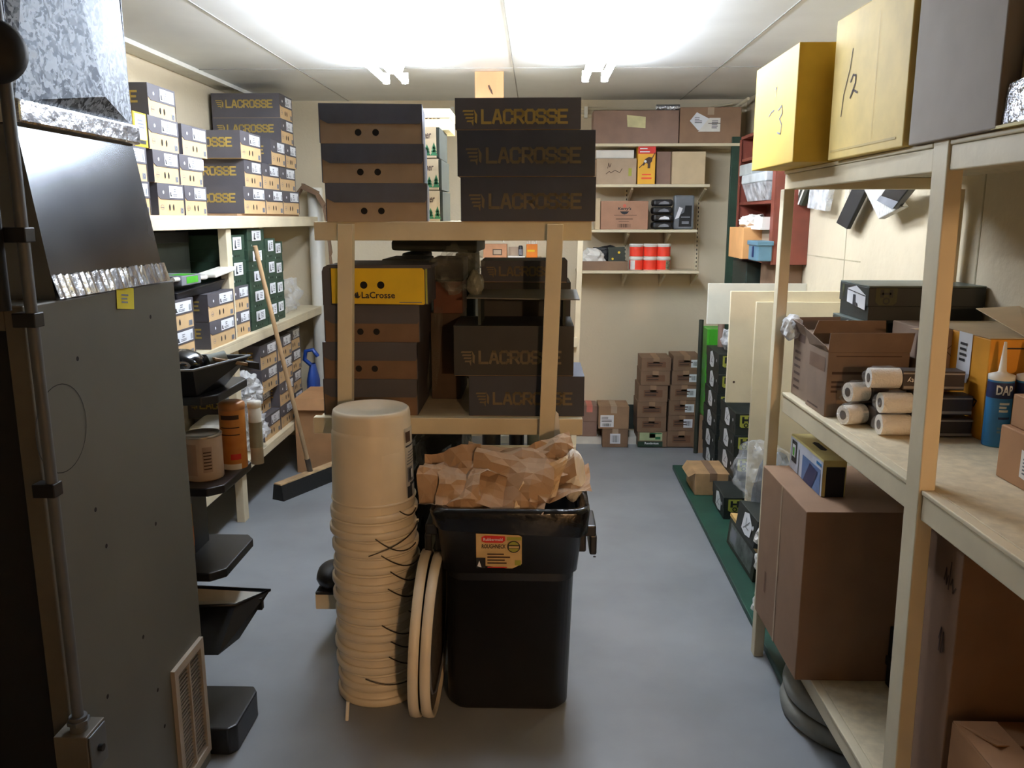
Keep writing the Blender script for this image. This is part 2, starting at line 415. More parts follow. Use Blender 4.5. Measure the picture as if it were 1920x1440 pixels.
m = MB(); m.box(XL-.1, YF-.1, 0, .56, YF, ZC, wallp); m.box(1.42, YF-.1, 0, XR+.1, YF, ZC, wallp); m.box(.56, YF-.1, 1.95, 1.42, YF, ZC, wallp); struct('wall_front', m)
m = MB(); m.box(-.6, YF-2.6, -.08, 2.2, YF-.1, 0, floorm); struct('floor_hall', m)
m = MB(); m.box(-.6, YF-2.7, 0, 2.2, YF-2.6, 2.4, wallp); m.box(-.7, YF-2.7, 0, -.6, YF-.1, 2.4, wallp); m.box(2.2, YF-2.7, 0, 2.3, YF-.1, 2.4, wallp); m.box(-.7, YF-2.7, 2.4, 2.3, YF-.1, 2.48, ceilm); struct('wall_hall', m)
m = MB(); m.box(-.3, YB-.2, 0, 1.2, YB-.18, .055, trimm); m.box(-.3, YB-.18, 0, 1.2, YB, .055, trimm); struct('baseboard_back', m)
m = MB(); m.box(-.3, YB-.008, .07, 1.2, YB, .26, mat('dark_wainscot', (38,46,40), .6)); struct('trim_1', m)
m = MB(); m.box(XL, .6, ZC-.012, XL+.145, YB, ZC, trimm); m.box(XL+.12, .6, ZC-.022, XL+.145, YB, ZC-.012, trimm); struct('trim_2', m)
seam = mat('ceiling_seam', (150,150,146), .7)
for i, (p, q) in enumerate([((-1.35,.2),(-1.35,YB)), ((-.13,.2),(-.13,YB)), ((1.02,.2),(1.02,YB)), ((XL,4.92),(XR,4.92)), ((XL,2.5),(XR,2.5))]):
    m = MB(); d = .003
    if p[0] == q[0]: m.box(p[0]-d, p[1], ZC-.003, p[0]+d, q[1], ZC, seam)
    else: m.box(p[0], p[1]-d*.5, ZC-.003, q[0], p[1]+d*.5, ZC, seam)
    struct('trim_%d' % (i+3), m)
m = MB(); rr = random.Random(3)
for k in range(46):
    x = rr.uniform(-1.5, 1.2); y = rr.uniform(3.0, 5.8); a = rr.uniform(.004, .014)
    m.poly([(x+a*rr.uniform(.6,1.6)*math.cos(t*PI/3), y+a*rr.uniform(.6,1.6)*math.sin(t*PI/3), ZC-.0012) for t in range(6)][::-1], trimm)
o = m.build('ceiling_chips', ceil_o); o['label'] = 'flaking white paint chips on the ceiling'

# pipes under the ceiling along the back wall
t = thing('wall_conduit', 'thin painted pipe run along the top of the back wall', 'pipe', (0,YB-.03,2.37))
m = MB(); m.tube([(-1.4,0,.0),(.2,0,.0),(1.05,0,.0),(1.3,0,.01),(1.4,-.05,.05),(1.42,-.3,.07)], .011, paint); m.build('pipe', t)
m = MB(); m.tube([(-1.4,.012,.045),(1.2,.012,.045),(1.38,-.02,.075)], .008, paint); m.build('upper_pipe', t)
for x in (-.6, .35, .92):
    m = MB(); m.box(x-.012,-.016,-.016,x+.012,.028,.06,trimm); m.build('clip', t)

# ------------------------------------------------------------------ fluorescent fittings
tube_e = emis('lit_tube', (230,240,255), 73.)
def light(x, y0, y1, label):
    t = thing('ceiling_light', label, 'light', (x,(y0+y1)/2,ZC), 0, 'fluorescent strip lights')
    h = (y1-y0)/2
    m = MB(); m.slab([(-.055,-h,0),(.055,-h,0),(.035,-h,-.05),(-.035,-h,-.05)], (0,2*h,0), trimm); m.build('housing', t)
    for s in (-1, 1):
        m = MB(); m.cyl((s*.052,-h+.03,-.085),(s*.052,h-.01,-.085),.019,tube_e,n=14); m.build('tube', t)
        for e in (-h, h-.012):
            m = MB(); m.box(s*.052-.018,e,-.104,s*.052+.018,e+.014,-.045,trimm); m.build('lamp_holder', t)
    return t
light(-.775, 2.9, 4.80, 'twin-tube strip light over the aisle beside the furnace')
light(.315, 2.9, 4.76, 'twin-tube strip light over the aisle beside the yellow cartons')

# ================================================================== FURNACE AND DUCTS
FX = -1.0
t = thing('furnace', 'tall grey-green furnace cabinet standing under the metal duct', 'furnace', (FX,1.97,0))
y0, y1, zt = 1.605-1.97, 2.285-1.97, 1.483
m = MB(); m.box(-.02, y0, 0, 0, y1, zt, furn); m.box(-.56, y1-.02, 0, -.02, y1, zt, furn); m.box(-.56, y0, 0, -.54, y1-.02, zt, furn)
m.box(-.54, y0, zt-.02, -.02, y1-.02, zt, furn); m.box(-.54, y0+.05, 0, -.02, y0+.06, zt-.02, bmat)  # black panel paints the darkness inside the open blower compartment
o = m.build('cabinet', t, bevel=.004)
m = MB(); m.box(-.04, y0-.012, 0, 0, y0, zt, furnd); m.box(-.56, y0-.012, 0, -.52, y0, zt, furnd); m.box(-.52, y0-.012, zt-.05, -.04, y0, zt, furnd); m.build('front_flange', t, bevel=.003)
m = MB(); d = Dec(m, (0,y0,0), (0,1,0), (0,0,1))
d.ring(.075, 1.215, .095, .0022, bmat, n=36); m.build('knockout_ring', t)
for a, b in ((.16,1.35),(.33,.6),(.17,1.0),(.38,.42),(.14,.55),(.27,.23),(.2,.9),(.52,1.40),(.45,.86),(.40,.30)):
    m = MB(); Dec(m, (0,y0,0), (0,1,0), (0,0,1)).disc(a, b, .0055, hole); m.build('screw_hole', t)
cab = t
m = MB(); d0 = 1.665-1.97+.40
m.box(0, d0, .05, .012, d0+.20, .075, grille); m.box(0, d0, .40, .012, d0+.20, .425, grille)
m.box(0, d0, .075, .012, d0+.022, .40, grille); m.box(0, d0+.178, .075, .012, d0+.20, .40, grille); m.box(0, d0+.096, .075, .010, d0+.104, .40, grille)
d = Dec(m, (0,d0,0), (0,1,0), (0,0,1)); d.rect(.022, .075, .178, .40, furnd)
for k in range(26):
    z = .08+k*.0122
    for a in (.024, .106):
        m.hexa([(.001,d0+a,z),(.007,d0+a,z+.004),(.007,d0+a+.07,z+.004),(.001,d0+a+.07,z),(.001,d0+a,z+.0035),(.008,d0+a,z+.0065),(.008,d0+a+.07,z+.0065),(.001,d0+a+.07,z+.0035)], grille)
o = m.build('vent_grille', t); o['label'] = 'pale louvred vent grille low on the furnace side'
p = atX(233, 556, FX); m = MB(); d = Dec(m, (0,-.04,-.035), (0,1,0), (0,0,1), .0015); d.rect(0,0,.085,.052,note)
d.lines(.02,.012,.045,.026,3,inkg,2,4)
tag(m.build('sticky_note', None, (FX+.0005, p.y, p.z+.005), (math.radians(-7),0,0)), 'yellow sticky note on the top edge of the furnace', 'note')

t = thing('air_duct', 'galvanised sheet metal air duct rising from the furnace to the ceiling', 'duct', (FX,1.97,1.483))
ya, yb, yc, yd = 1.72-1.97, 2.245-1.97, 1.725-1.97, 2.225-1.97
zA, zB, zD = 0., .36, ZC-1.483
m = MB()
m.hexa([(-.5,ya,zA),(-.006,ya,zA),(-.006,yb,zA),(-.5,yb,zA),(-.5,yc,zB),(-.055,yc,zB),(-.055,yd,zB),(-.5,yd,zB)], galv1); m.build('plenum', t)
m = MB(); x = -.05
A=(x,yc,.40);B=(x,yd,.40);Cc=(x-.01,yd,zD);D=(x-.01,yc,zD); ap=(x+.03,(yc+yd)/2+.06,.45); q1=(x+.03,yc+.12,zD); q2=(x+.012,yd-.09,zD)
vs=[A,B,Cc,D,ap,q1,q2]; m.add(vs,[(0,4,5,3),(4,6,5),(0,1,4),(1,2,6,4)],galv2)
m.box(-.5,yc,.40,x-.002,yc+.004,zD,galv2); m.box(-.5,yd-.004,.40,x-.002,yd,zD,galv2); m.box(-.5,yc+.004,.40,-.49,yd-.004,zD,galv2); m.build('riser', t)
m = MB(); m.box(-.51,yc-.012,zB-.004,-.036,yd+.012,zB+.045,foil); m.build('collar', t, bevel=.006)
m = MB()
n = 44
for k in range(n):
    a = ya-.005+(yb-ya+.012)*k/n; b = ya-.005+(yb-ya+.012)*(k+1)/n; j0 = .0022*math.sin(k*2.7)+.001*math.sin(k*.9); j1 = .0022*math.sin((k+1)*2.7)+.001*math.sin((k+1)*.9)
    m.add([(.006+j0,a,.002),(.006+j1,b,.002),(-.008,b,.05+j1),(-.008,a,.05+j0)],[(0,1,2,3)],foil,True)
o = m.build('foil_tape', t); o['label'] = 'crinkled foil tape along the foot of the duct'

t = thing('electrical_conduit', 'metal electrical conduit running down the furnace corner to a grey box', 'conduit', (-.962,1.562,.60))
px = 0
m = MB(); m.tube([(0,0,0),(0,0,.55),(0,-.004,.9),(0,-.004,1.3),(-.01,-.01,1.87)], .0115, condm, n=12); m.build('pipe', t)
for z in (.52, 1.02, .86):
    m = MB(); m.box(-.032,-.017,z-.014,.013,.015,z+.014,bplas); m.build('strap', t, bevel=.002)
m = MB(); m.cyl((0,0,-.012),(0,0,.02),.018,condm); m.cyl((0,0,.004),(0,0,.012),.023,condm,n=6,smooth=False); m.build('connector', t)
m = MB(); m.box(-.04,-.03,-.11,.03,.045,-.012,furnd); m.box(.03,-.025,-.105,.034,.04,-.017,condm)
m.cyl((.034,.008,-.06),(.043,.008,-.06),.008,bmat); o = m.build('switch_box', t, bevel=.003)
t = thing('flue_damper', 'round black damper on a dark pipe beside the duct', 'pipe', (-.965,1.535,1.65))
m = MB(); m.cyl((-.045,0,-.17),(-.045,0,ZC-1.65),.022,bmat); m.build('pipe', t)
m = MB(); m.lathe([(0,.028),(.03,.027),(.05,.018),(.056,.0),(.05,-.018),(.03,-.027),(0,-.028)], bmat, n=28); o = m.build('damper', t, (.012,-.02,.288), (0,PI/2,math.radians(-60)))

# ================================================================== SHELVES
def rack_post(t, x0, x1, y0, y1, z0, z1, lean=0., ly=0.):
    m = MB(); m.hexa([(x0,y0,z0),(x1,y0,z0),(x1,y1,z0),(x0,y1,z0),(x0+lean,y0+ly,z1),(x1+lean,y0+ly,z1),(x1+lean,y1+ly,z1),(x0+lean,y1+ly,z1)], paint); m.build('post', t, bevel=.003)
def part_box(t, name, a, mm, bev=.003):
    m = MB(); m.box(*a, mm); return m.build(name, t, bevel=bev)

# long shelf on the left wall
LX = -1.6
t = thing('shelf_unit', 'long cream wooden shelf unit along the left wall full of boot boxes', 'shelf', (LX,4.3,0))
for y in (2.72, 4.36): rack_post(t, -.045, .0, y-4.3-.035, y-4.3+.035, 0, 1.60)
for y in (2.72, 4.36, 6.10): rack_post(t, -.44, -.40, y-4.3-.035, y-4.3+.035, 0, 1.60)
for n, z0, z1 in (('upper',1.60,1.648),('middle',.962,1.004),('lower',.285,.32)):
    part_box(t, 'rail', (-.002,2.66-4.3,z0,.022,6.15-4.3,z1), paint)
    part_box(t, 'shelf_board', (-.45,2.66-4.3,z1-.002-.0,.022,6.15-4.3,z1+.016), paint)
# centre rack
RY = 2.95
t = thing('storage_rack', 'free-standing cream wooden rack in the middle of the room', 'shelf', (-.3,RY,0))
xl0, xl1 = atY(635,450,RY).x, atY(663,450,RY).x
bl0, bl1 = atY(635,780,RY).x, atY(662,780,RY).x
za, zb = atY(649,450,RY).z, atY(649,780,RY).z
def xat(a, b, z): return a+(b-a)*(z-za)/(zb-za)
for (ta, tb, ba, bb) in (((xl0, xl1, bl0, bl1)), (atY(1025,450,RY).x, atY(1055,450,RY).x, atY(1012,780,RY).x, atY(1041,780,RY).x)):
    m = MB(); z0, z1 = 0, 1.632
    p0, p1, p2, p3 = xat(ta,ba,z0)+.3, xat(tb,bb,z0)+.3, xat(ta,ba,z1)+.3, xat(tb,bb,z1)+.3
    m.hexa([(p0,-.02,z0),(p1,-.02,z0),(p1,.02,z0),(p0,.02,z0),(p2,-.02,z1),(p3,-.02,z1),(p3,.02,z1),(p2,.02,z1)], paint); m.build('post', t, bevel=.002)
for x in (-.50, .525): rack_post(t, x, x+.035, 2.19, 2.225, 0, 1.632, .03)
for x0, x1, z0, z1 in ((-.485,.495,1.574,1.640),(-.52,.475,.868,.930),(-.545,.40,.165,.233)):
    part_box(t, 'rail', (x0,.021,z0,x1,.058,z1), paint)
    part_box(t, 'shelf_board', (x0+.02,.0585,z1-.018,x1-.001,2.16,z1-.002), ply)
    part_box(t, 'rear_rail', (x0+.02,2.161,z0,.56,2.189,z1-.002), paint)
    part_box(t, 'side_rail', (x1-.04,.0585,z0,x1-.005,2.11,z1-.019), paint)
    part_box(t, 'side_rail', (x0+.02,.0585,z0,x0+.055,2.11,z1-.019), paint)
# right rack
GX = .88
t = thing('storage_rack', 'large cream wooden rack along the right wall with deep shelves', 'shelf', (GX,2.4,0))
rack_post(t, -.035, .002, 2.955-2.4, 3.0-2.4, 0, 1.751, .022, .055)
rack_post(t, -.001, .036, 1.815-2.4, 1.885-2.4, 0, 1.845, .006, .065)
for yy in (-.66, .6):
    rack_post(t, -.001, .036, yy-2.4, yy+.07-2.4, 0, .139) if yy < 0 else None
rack_post(t, .54, .585, 2.955-2.4, 3.0-2.4, 0, 1.75)
rack_post(t, .54, .585, 1.87-2.4, 1.935-2.4, 0, 1.75)
for z0, z1, ye in ((1.752,1.805,3.09),(.968,1.028,2.95),(.14,.19,2.95)):
    g0 = 1.815+.036*z1; ys = .2 if z1 > 1.5 else -.7; part_box(t, 'rail', (.010,g0+.075-2.4,z0,.035,ye-2.4-.001,z1), paint)  # shelves run on unseen behind the camera to block the hall light
    part_box(t, 'rail', (.010,ys-2.4,z0,.035,g0-.005-2.4,z1), paint)
    part_box(t, 'shelf_board', (.0355,ys-2.4,z1-.012,.59,ye-2.4,z1+.012), osb)
    part_box(t, 'edge_strip', (.006,ys-2.4,z1+.0005,.0352,g0-.005-2.4,z1+.012), paint)
    part_box(t, 'edge_strip', (.006,g0+.075-2.4,z1+.0005,.0352,ye-2.4-.001,z1+.012), paint)
    part_box(t, 'cross_rail', (.036,ye-2.4-.04,z0,.54,ye-2.4-.001,z1-.013), paint)
# shelves on the back wall
def wall_shelf(name_label, x0, x1, z, y0=5.945, brackets=()):
    t = thing('bracket_shelf', name_label, 'shelf', ((x0+x1)/2, YB, z), 0, 'narrow shelves on the back wall')
    w = (x1-x0)/2; d = y0-YB
    part_box(t, 'board', (-w,d,-.02,w,0,0), paint)
    for bx in brackets:
        q = bx-(x0+x1)/2
        m = MB(); m.slab([(q-.008,-.003,-.021),(q-.008,d+.04,-.021),(q-.008,d+.04,-.035),(q-.008,-.02,-.11),(q-.008,-.003,-.13)], (.016,0,0), paint); m.build('bracket', t)
YS = 5.96
def zback(y): return atY(1200, y, YS).z
def xback(x): return atY(x, 400, YS).x
zS1, zS2, zS3, zS4, zS5 = zback(269), zback(345.5), zback(430.5), zback(507.5), zback(484)
wall_shelf('topmost shelf on the back wall carrying two long brown cartons', xback(1105), xback(1392), zS1)
wall_shelf('back wall shelf under the long cartons carrying the yellow saw box', xback(1108), xback(1328), zS2, brackets=(xback(1185),xback(1322)))
wall_shelf('back wall shelf carrying the black packages and a brown carton', xback(1106), xback(1308), zS3, brackets=(xback(1180),xback(1258)))
wall_shelf('lowest shelf on the back wall carrying the red tubs', xback(1084), xback(1315), zS4, brackets=(xback(1092),xback(1178),xback(1252),xback(1314)))
wall_shelf('short back wall shelf glimpsed through the gap in the middle rack', xback(896), xback(1016), zS5)
for i, x in enumerate((xback(1181), xback(1322))):
    m = MB(); m.box(-.012,-.012,-.47,.012,-.0,.4,paint); d = Dec(m,(-.012,-.012,-.47),(1,0,0),(0,0,1))
    for k in range(28): d.rect(.009,.02+k*.03,.015,.034+k*.03,hole)
    tag(m.build('shelf_standard', None, (x,YB,1.72)), ('slotted shelf upright on the back wall behind the brown carton','slotted shelf upright at the open end of the back wall shelves')[i], 'shelf upright', 'slotted uprights on the back wall')
m = MB(); m.box(-.083,-.02,0,.083,.02,ZC-1.642,pine); d = Dec(m,(-.083,-.02,0),(1,0,0),(0,0,1))
d.poly([(.075,.76),(.083,.765),(.098,.735),(.105,.71),(.096,.715),(.082,.742)], ink)
tag(m.build('support_post', None, (-.273,5.045,1.641), bevel=.002), 'raw pine post reaching the ceiling behind the boot boxes', 'post')
# ================================================================== LEFT WALL SHELF: BOOT BOXES
zU, zM, zL = 1.6645, 1.0205, .3365
RB = PI/2
ROW = ['bottom','second','third','fourth','fifth']
def lbox(label, ya, yb, z, h, L=.43, x=LX-.004, group='boot boxes on the upper left shelf', **kw):
    return boot_box(label, x, (ya+yb)/2, z, RB, yb-ya, L, h, group, **kw)
h = .1355
near = [
 [(3.225,3.50),(3.575,3.842),(3.85,4.112)],
 [(3.215,3.495),(3.555,3.812),(3.82,4.085)],
 [None,(3.537,3.83),(3.867,4.16)],
 [None,(3.60,3.868),None]]
txt = [['bottom-row boot box half hidden by the duct, upper left shelf','bottom-row boot box next to the duct-side one, lit tan end','bottom-row boot box at the end of the near pile, beside the dark printed box'],
 ['second-row boot box half hidden behind the duct edge','second-row boot box with square white sticker, above the two bottom tan ends','second-row boot box whose long white sticker hangs past its edge'],
 [None,'third-row boot box beside the thin yellow-labelled box','third-row boot box at the end of the near pile on the upper left shelf'],
 [None,'single boot box on top of the near pile, printed side turned to the aisle',None]]
for r, row in enumerate(near):
    for c, e in enumerate(row):
        if e: lbox(txt[r][c], e[0], e[1], zU+r*(h+.0005), h, wide=(r==1 and c==2), x=LX-.004-(.02 if r==3 else .0))
# thin yellow-labelled box standing in the pile
t = thing('boot_box', 'thin upright box with a yellow-edged white label beside the duct', 'shoe box', (LX-.006,3.47,zU+2*(h+.0005)), RB, 'boot boxes on the upper left shelf')
m = MB(); m.box(-.058,0,0,.058,.42,h,yel); m.build('body', t, bevel=.002)
m = MB(); d = Dec(m,(-.058,0,0),(1,0,0),(0,0,1)); d.rect(.012,.03,.104,.128,white); d.rect(.02,.012,.096,.027,inkd); d.lines(.03,.07,.06,.04,3,inkg,2); m.build('size_label', t)
t = thing('boot_box', 'dark box behind the yellow-labelled one, mostly hidden by the duct', 'shoe box', (LX-.004,3.265,zU+2*(h+.0005)), RB, 'boot boxes on the upper left shelf')
inst(t, 'plain', lambda: boot_box_parts(.25,.43,h))
h = .1475
m = MB(); m.box(-2.05,4.56,zU,LX-.02,5.76,zU+.012,kraft); tag(m.build('cardboard_sheet'), 'flat brown cardboard sheet under the far pile of boot boxes', 'cardboard')
zz = zU+.0125
far = [[(4.63,5.005),(5.012,5.352),(5.36,5.715)],[(4.70,5.0),(5.006,5.345),(5.352,5.69)],[(4.63,4.972),(5.16,5.452),(5.456,5.705)],[(5.385,5.66)],[(5.385,5.655)]]
ft = [['bottom-row boot box nearest in the far pile, large gold print on its side','middle boot box in the bottom row of the far pile','last boot box in the bottom row, by the brown curved piece'],
 ['second-row boot box nearest in the far pile, gold print partly hidden','middle boot box in the second row of the far pile','last boot box in the second row of the far pile'],
 ['third-row boot box nearest in the far pile, its whole grey side showing','third-row boot box set back behind a gap in the far pile','last boot box in the third row under the two printed boxes'],
 ['lower of the two boot boxes showing full gold print near the ceiling'],['topmost boot box of the far pile, full gold print just under the ceiling']]
for r, row in enumerate(far):
    for c, e in enumerate(row): lbox(ft[r][c], e[0], e[1], zz+r*(h+.0005), h, L=.44 if r<3 else .43, x=LX-.002-(.012 if r==1 else 0))
# ---- middle compartment
h = .1345
for c, (a, b) in enumerate(((3.50,3.856),(3.985,4.335),(4.37,4.625))):
    for r in range(2):
        lbox('%s boot box of the %s tan-ended pair on the middle left shelf' % (('lower','upper')[r], ('first','second','third')[c]), a, b, zM+r*(h+.0005), h, L=.42, group='boot boxes on the middle left shelf', x=LX-.006+(.02 if c==1 else 0))
def green_parts(w, L, h):
    b = MB(); b.box(-w/2+.003,.003,0,w/2-.003,L,h*.98,dgreen); d = Dec(b,(-w/2,.003,0),(1,0,0),(0,0,1))
    for q in (.38,.5,.62): d.disc(w*q,h*.18,h*.05,hole)
    d.disc(w*.24,h*.2,h*.05,white,sx=.5)
    l = MB(); l.box(-w/2,0,h*.45,w/2,L+.002,h,dgreen)
    s = MB(); d = Dec(s,(-w/2,0,0),(1,0,0),(0,0,1),.0016); d.rect(w*.25,h*.42,w*.78,h*.92,white); d.poly([(w*.33,h*.48),(w*.46,h*.48),(w*.45,h*.54),(w*.40,h*.57),(w*.41,h*.8),(w*.37,h*.8)],inkd,2); d.lines(w*.52,h*.52,w*.2,h*.32,4,inkg,2,3)
    return [('base',b.mesh('base'),0),('lid',l.mesh('lid'),.002),('size_label',s.mesh('size_label'),0)]
def green_box(label, a, b, z, h, off=0):
    t = thing('boot_box', label, 'shoe box', (LX-.005+off,(a+b)/2,z), RB+math.radians(rnd.uniform(-.8,.8)), 'dark green boot boxes on the left shelf')
    inst(t, ('green',round(b-a,3),h), lambda: green_parts(b-a,.40,h))
ORD = ['bottom','second','third','fourth','top']
for r in range(2): green_box('%s dark green boot box standing on the tan-ended pair beside the white post' % ('lower','upper')[r], 4.385, 4.635, zM+2*(.135)+.0005+r*.1365, .136, -.01)
for r in range(5): green_box('%s dark green boot box in the tall first column past the tan-ended boxes' % ORD[r], 4.655, 4.945, zM+r*.1145, .114)
for r in range(4): green_box('%s dark green boot box in the column right behind the broom handle' % ['bottom','second','third','top'][r], 4.955, 5.15, zM+r*.128, .1275)
for r in range(4): green_box('%s dark green boot box in the last column beside the clear bag' % ['bottom','second','third','top'][r], 5.165, 5.36, zM+r*.122, .1215, -.02)
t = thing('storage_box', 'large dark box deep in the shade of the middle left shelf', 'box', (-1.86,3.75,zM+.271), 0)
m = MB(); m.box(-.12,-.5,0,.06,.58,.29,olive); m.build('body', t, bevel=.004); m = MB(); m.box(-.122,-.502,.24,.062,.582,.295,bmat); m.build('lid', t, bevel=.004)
o = lump((LX-.13,5.62,zM+.11),(.12,.20,.12),clear,5,3,.5,2.5,flat=zM+.001).build('plastic_bag'); tag(o,'crumpled clear plastic bag at the far end of the middle left shelf','plastic bag')
# paint tray with tools on top of the tan-ended boxes
zt2 = zM+.271
t = thing('paint_tray', 'black paint tray lying on the tan-ended boot boxes by the furnace', 'paint tray', (LX-.10,4.02,zt2))
m = MB(); m.hexa([(-.12,-.30,0),(.08,-.30,0),(.08,.22,0),(-.12,.22,0),(-.15,-.34,.03),(.10,-.34,.03),(.10,.26,.055),(-.15,.26,.055)],bplas); m.build('pan', t, bevel=.004)
m = MB(); m.hexa([(-.02,.24,.03),(.06,.24,.03),(.06,.50,.075),(.02,.50,.075),(-.02,.24,.045),(.06,.24,.045),(.06,.50,.092),(.02,.50,.092)],bplas); m.build('handle', t, bevel=.004)
t = thing('paint_pad', 'white paint edger tool with a long handle lying on the black tray', 'paint tool', (LX-.06,4.05,zt2+.06))
m = MB(); m.tube([(.04,-.36,.03),(.05,-.2,.028),(.04,.0,.015),(.03,.16,.03)],.011,whitet); m.build('handle', t)
m = MB(); m.hexa([(-.02,.02,.012),(.09,.02,.012),(.09,.30,.032),(.0,.30,.032),(-.02,.02,.03),(.09,.02,.03),(.09,.30,.055),(.0,.30,.055)],whitet); m.build('head', t, bevel=.006)
t = thing('roller_refill', 'green and grey packet of paint roller refills on the black tray', 'packet', (LX-.09,3.84,zt2+.058))
m = MB(); m.box(-.09,-.10,0,.09,.12,.045,inkg); d = Dec(m,(-.09,-.1,.045),(1,0,0),(0,1,0)); d.rect(.1,.04,.178,.18,lime); d2 = Dec(m,(.09,-.1,0),(0,1,0),(0,0,1)); d2.rect(.05,.008,.18,.038,lime); m.build('wrapper', t, bevel=.004)
# ---- lower compartment
h = .145
lt = ['bottom','second','third','top']
cols = [(4.765,5.075),(5.085,5.40),(5.41,5.70)]
for c, (a, b) in enumerate(cols):
    for r in range(4):
        lbox('%s boot box in the %s' % (lt[r], ('nearest column on the lowest left shelf','column just behind the broom on the lowest left shelf','last shaded column on the lowest left shelf')[c]), a, b, zL+r*(h+.0005), h, L=.42, group='boot boxes on the lowest left shelf', x=LX-.008-(.05 if (c==0 and r==1) else 0)-(.03 if c==2 else 0), jit=1.2)
for i, (c, r, s) in enumerate([((LX-.05,4.60,zL+.13),(.10,.13,.14),3),((LX-.05,4.57,zL+.36),(.09,.12,.10),9)]):
    o = lump(c, r, milky if i else MATS['milky_film'], s, 4, .45, 2.4, flat=zL+.001).build('plastic_bag')
    tag(o, ('crumpled white plastic bag at the edge of the lowest left shelf','upper crumpled white plastic bag behind the orange canister')[i], 'plastic bag', 'white plastic bags on the lowest left shelf')
m = MB(); m.box(-.13,-.16,0,.13,.16,.19,MATS['white_plastic']); tag(m.build('folded_cloth', None, (LX-.20,4.56,zL), .1, bevel=.03), 'pile of folded white cloth behind the plastic bags', 'cloth')

# ================================================================== BLACK PLASTIC STAND BY THE FURNACE
SX = -1.0
t = thing('display_stand', 'black plastic tiered stand behind the furnace holding paint supplies', 'stand', (SX-.2,2.65,0))
def tier(z, ya, yb, th=.03):
    m = MB(); m.slab([(-.30,ya-2.65,z-th),(.16,ya-2.65,z-th),(.2,ya-2.65+.04,z-th),(.2,yb-2.65-.04,z-th),(.17,yb-2.65,z-th),(-.30,yb-2.65,z-th)],(0,0,th),bplas); m.build('shelf', t, bevel=.004)
tier(1.105, 2.50, 2.85, .028); tier(.808, 2.50, 2.84, .028); tier(.534, 2.47, 2.81, .03)
m = MB(); m.box(-.30,-.02,.808,-.14,.14,1.077,bplas); m.build('column', t)
m = MB(); m.box(-.16,-.06,.534,.05,.10,.78,bplas); m.build('column', t)
m = MB(); m.box(-.42,-.08,.10,-.22,.12,.504,bplas); m.build('column', t)
m = MB(); m.slab([(-.44,-.345,0),(.25,-.345,0),(.27,-.32,0),(.27,-.13,0),(.25,-.10,0),(-.44,-.10,0)],(0,0,.092),bplas); m.build('base', t, bevel=.006)
m = MB(); m.box(-.44,-.16,.0,-.20,.12,.1,bplas); m.build('foot', t)
# yellow can and hopper tray
t = thing('paint_can', 'yellow can standing on the black base beneath the white-lined tray', 'can', (-1.155,2.40,.0925))
m = MB(); m.lathe([(0,0),(.083,0),(.085,.004),(.085,.172),(.081,.175)],yel,n=36); m.build('body', t)
m = MB(); m.lathe([(.086,.168),(.087,.176),(.078,.178),(.0,.174)],steel,n=36); m.build('lid', t)
t = thing('hopper_tray', 'black hopper tray with white inside resting on the yellow can', 'tray', (-1.10,2.60,.2715))
R = [(-.20,-.05,.10),(.10,-.035,.108),(.182,.075,.110),(-.20,.09,.118)]; Bt = [(-.20,-.18,.0),(.085,-.17,.0),(.115,-.06,.0),(-.20,-.05,.0)]
m = MB(); m.add(R+Bt,[(4,5,1,0),(5,6,2,1),(6,7,3,2),(7,4,0,3),(7,6,5,4)],bplas); o = m.build('shell', t); s = o.modifiers.new('wall','SOLIDIFY'); s.thickness = .004
m = MB(); I = [(-.19,-.044,.100),(.094,-.030,.107),(.166,.060,.1095),(-.19,.076,.118)]; J = [(-.19,-.04,.08),(.085,-.03,.085),(.135,.025,.088),(-.19,.032,.09)]
m.add(I+J,[(0,1,5,4),(1,2,6,5),(2,3,7,6),(3,0,4,7),(4,5,6,7)],whitet); o = m.build('liner', t); o['label'] = 'white paint-covered inside of the tray'
m = MB(); m.tube(R,.0055,bplas,closed=True); m.build('rim', t); m = MB(); m.box(.148,.03,.058,.166,.05,.1,bplas); m.build('hook', t)
# things on the tiers
t = thing('paint_can', 'grey-labelled paint can on the middle tier of the black stand', 'can', (-1.095,2.625,.8085))
m = MB(); m.lathe([(0,0),(.0595,0),(.061,.004),(.061,.145),(.058,.15)],canlab,n=40); d=None; m.build('body', t)
m = MB(); m.lathe([(.0615,.142),(.0625,.15),(.055,.152),(.052,.146),(0,.146)],steel,n=40); m.build('lid', t)
m = MB()
m.band(.0615,.02,.125,-2.3,-1.55,mat('can_print',(168,142,122),.6)); m.build('front_label', t); m = MB(); m.band(.0616,.03,.115,-1.25,-.75,MATS['can_print'])
for k in range(6): m.band(.0618,.04+k*.011,.044+k*.011,-1.2,-.8,ink,8)
m.build('side_label', t)
t = thing('wipes_canister', 'tall orange canister behind the grey-labelled paint can', 'canister', (-1.036,2.742,.8085))
m = MB(); m.lathe([(0,0),(.042,0),(.043,.003),(.043,.205),(.041,.21)],mat('canister_orange',(204,136,58),.45,rgb2=(180,108,44),scale=14),n=32); m.build('body', t)
m = MB(); m.lathe([(.0435,.205),(.044,.21),(.044,.226),(.036,.232),(0,.232)],mat('canister_cap',(178,120,66),.5),n=32); m.build('cap', t)
m = MB()
for z0,z1,mm in ((.035,.055,MATS['red_plastic']),(.175,.19,ink),(.145,.149,ink),(.12,.124,ink),(.0,.02,MATS['white_plastic'])):
    m = MB(); m.band(.0438,z0,z1,-1.5 if mm is MATS['red_plastic'] else -2.2,-.7,mm); m.build('printed_band', t)
t = thing('plastic_tube', 'tall clear plastic tube with pale contents beside the orange canister', 'tube', (-.972,2.785,.8085))
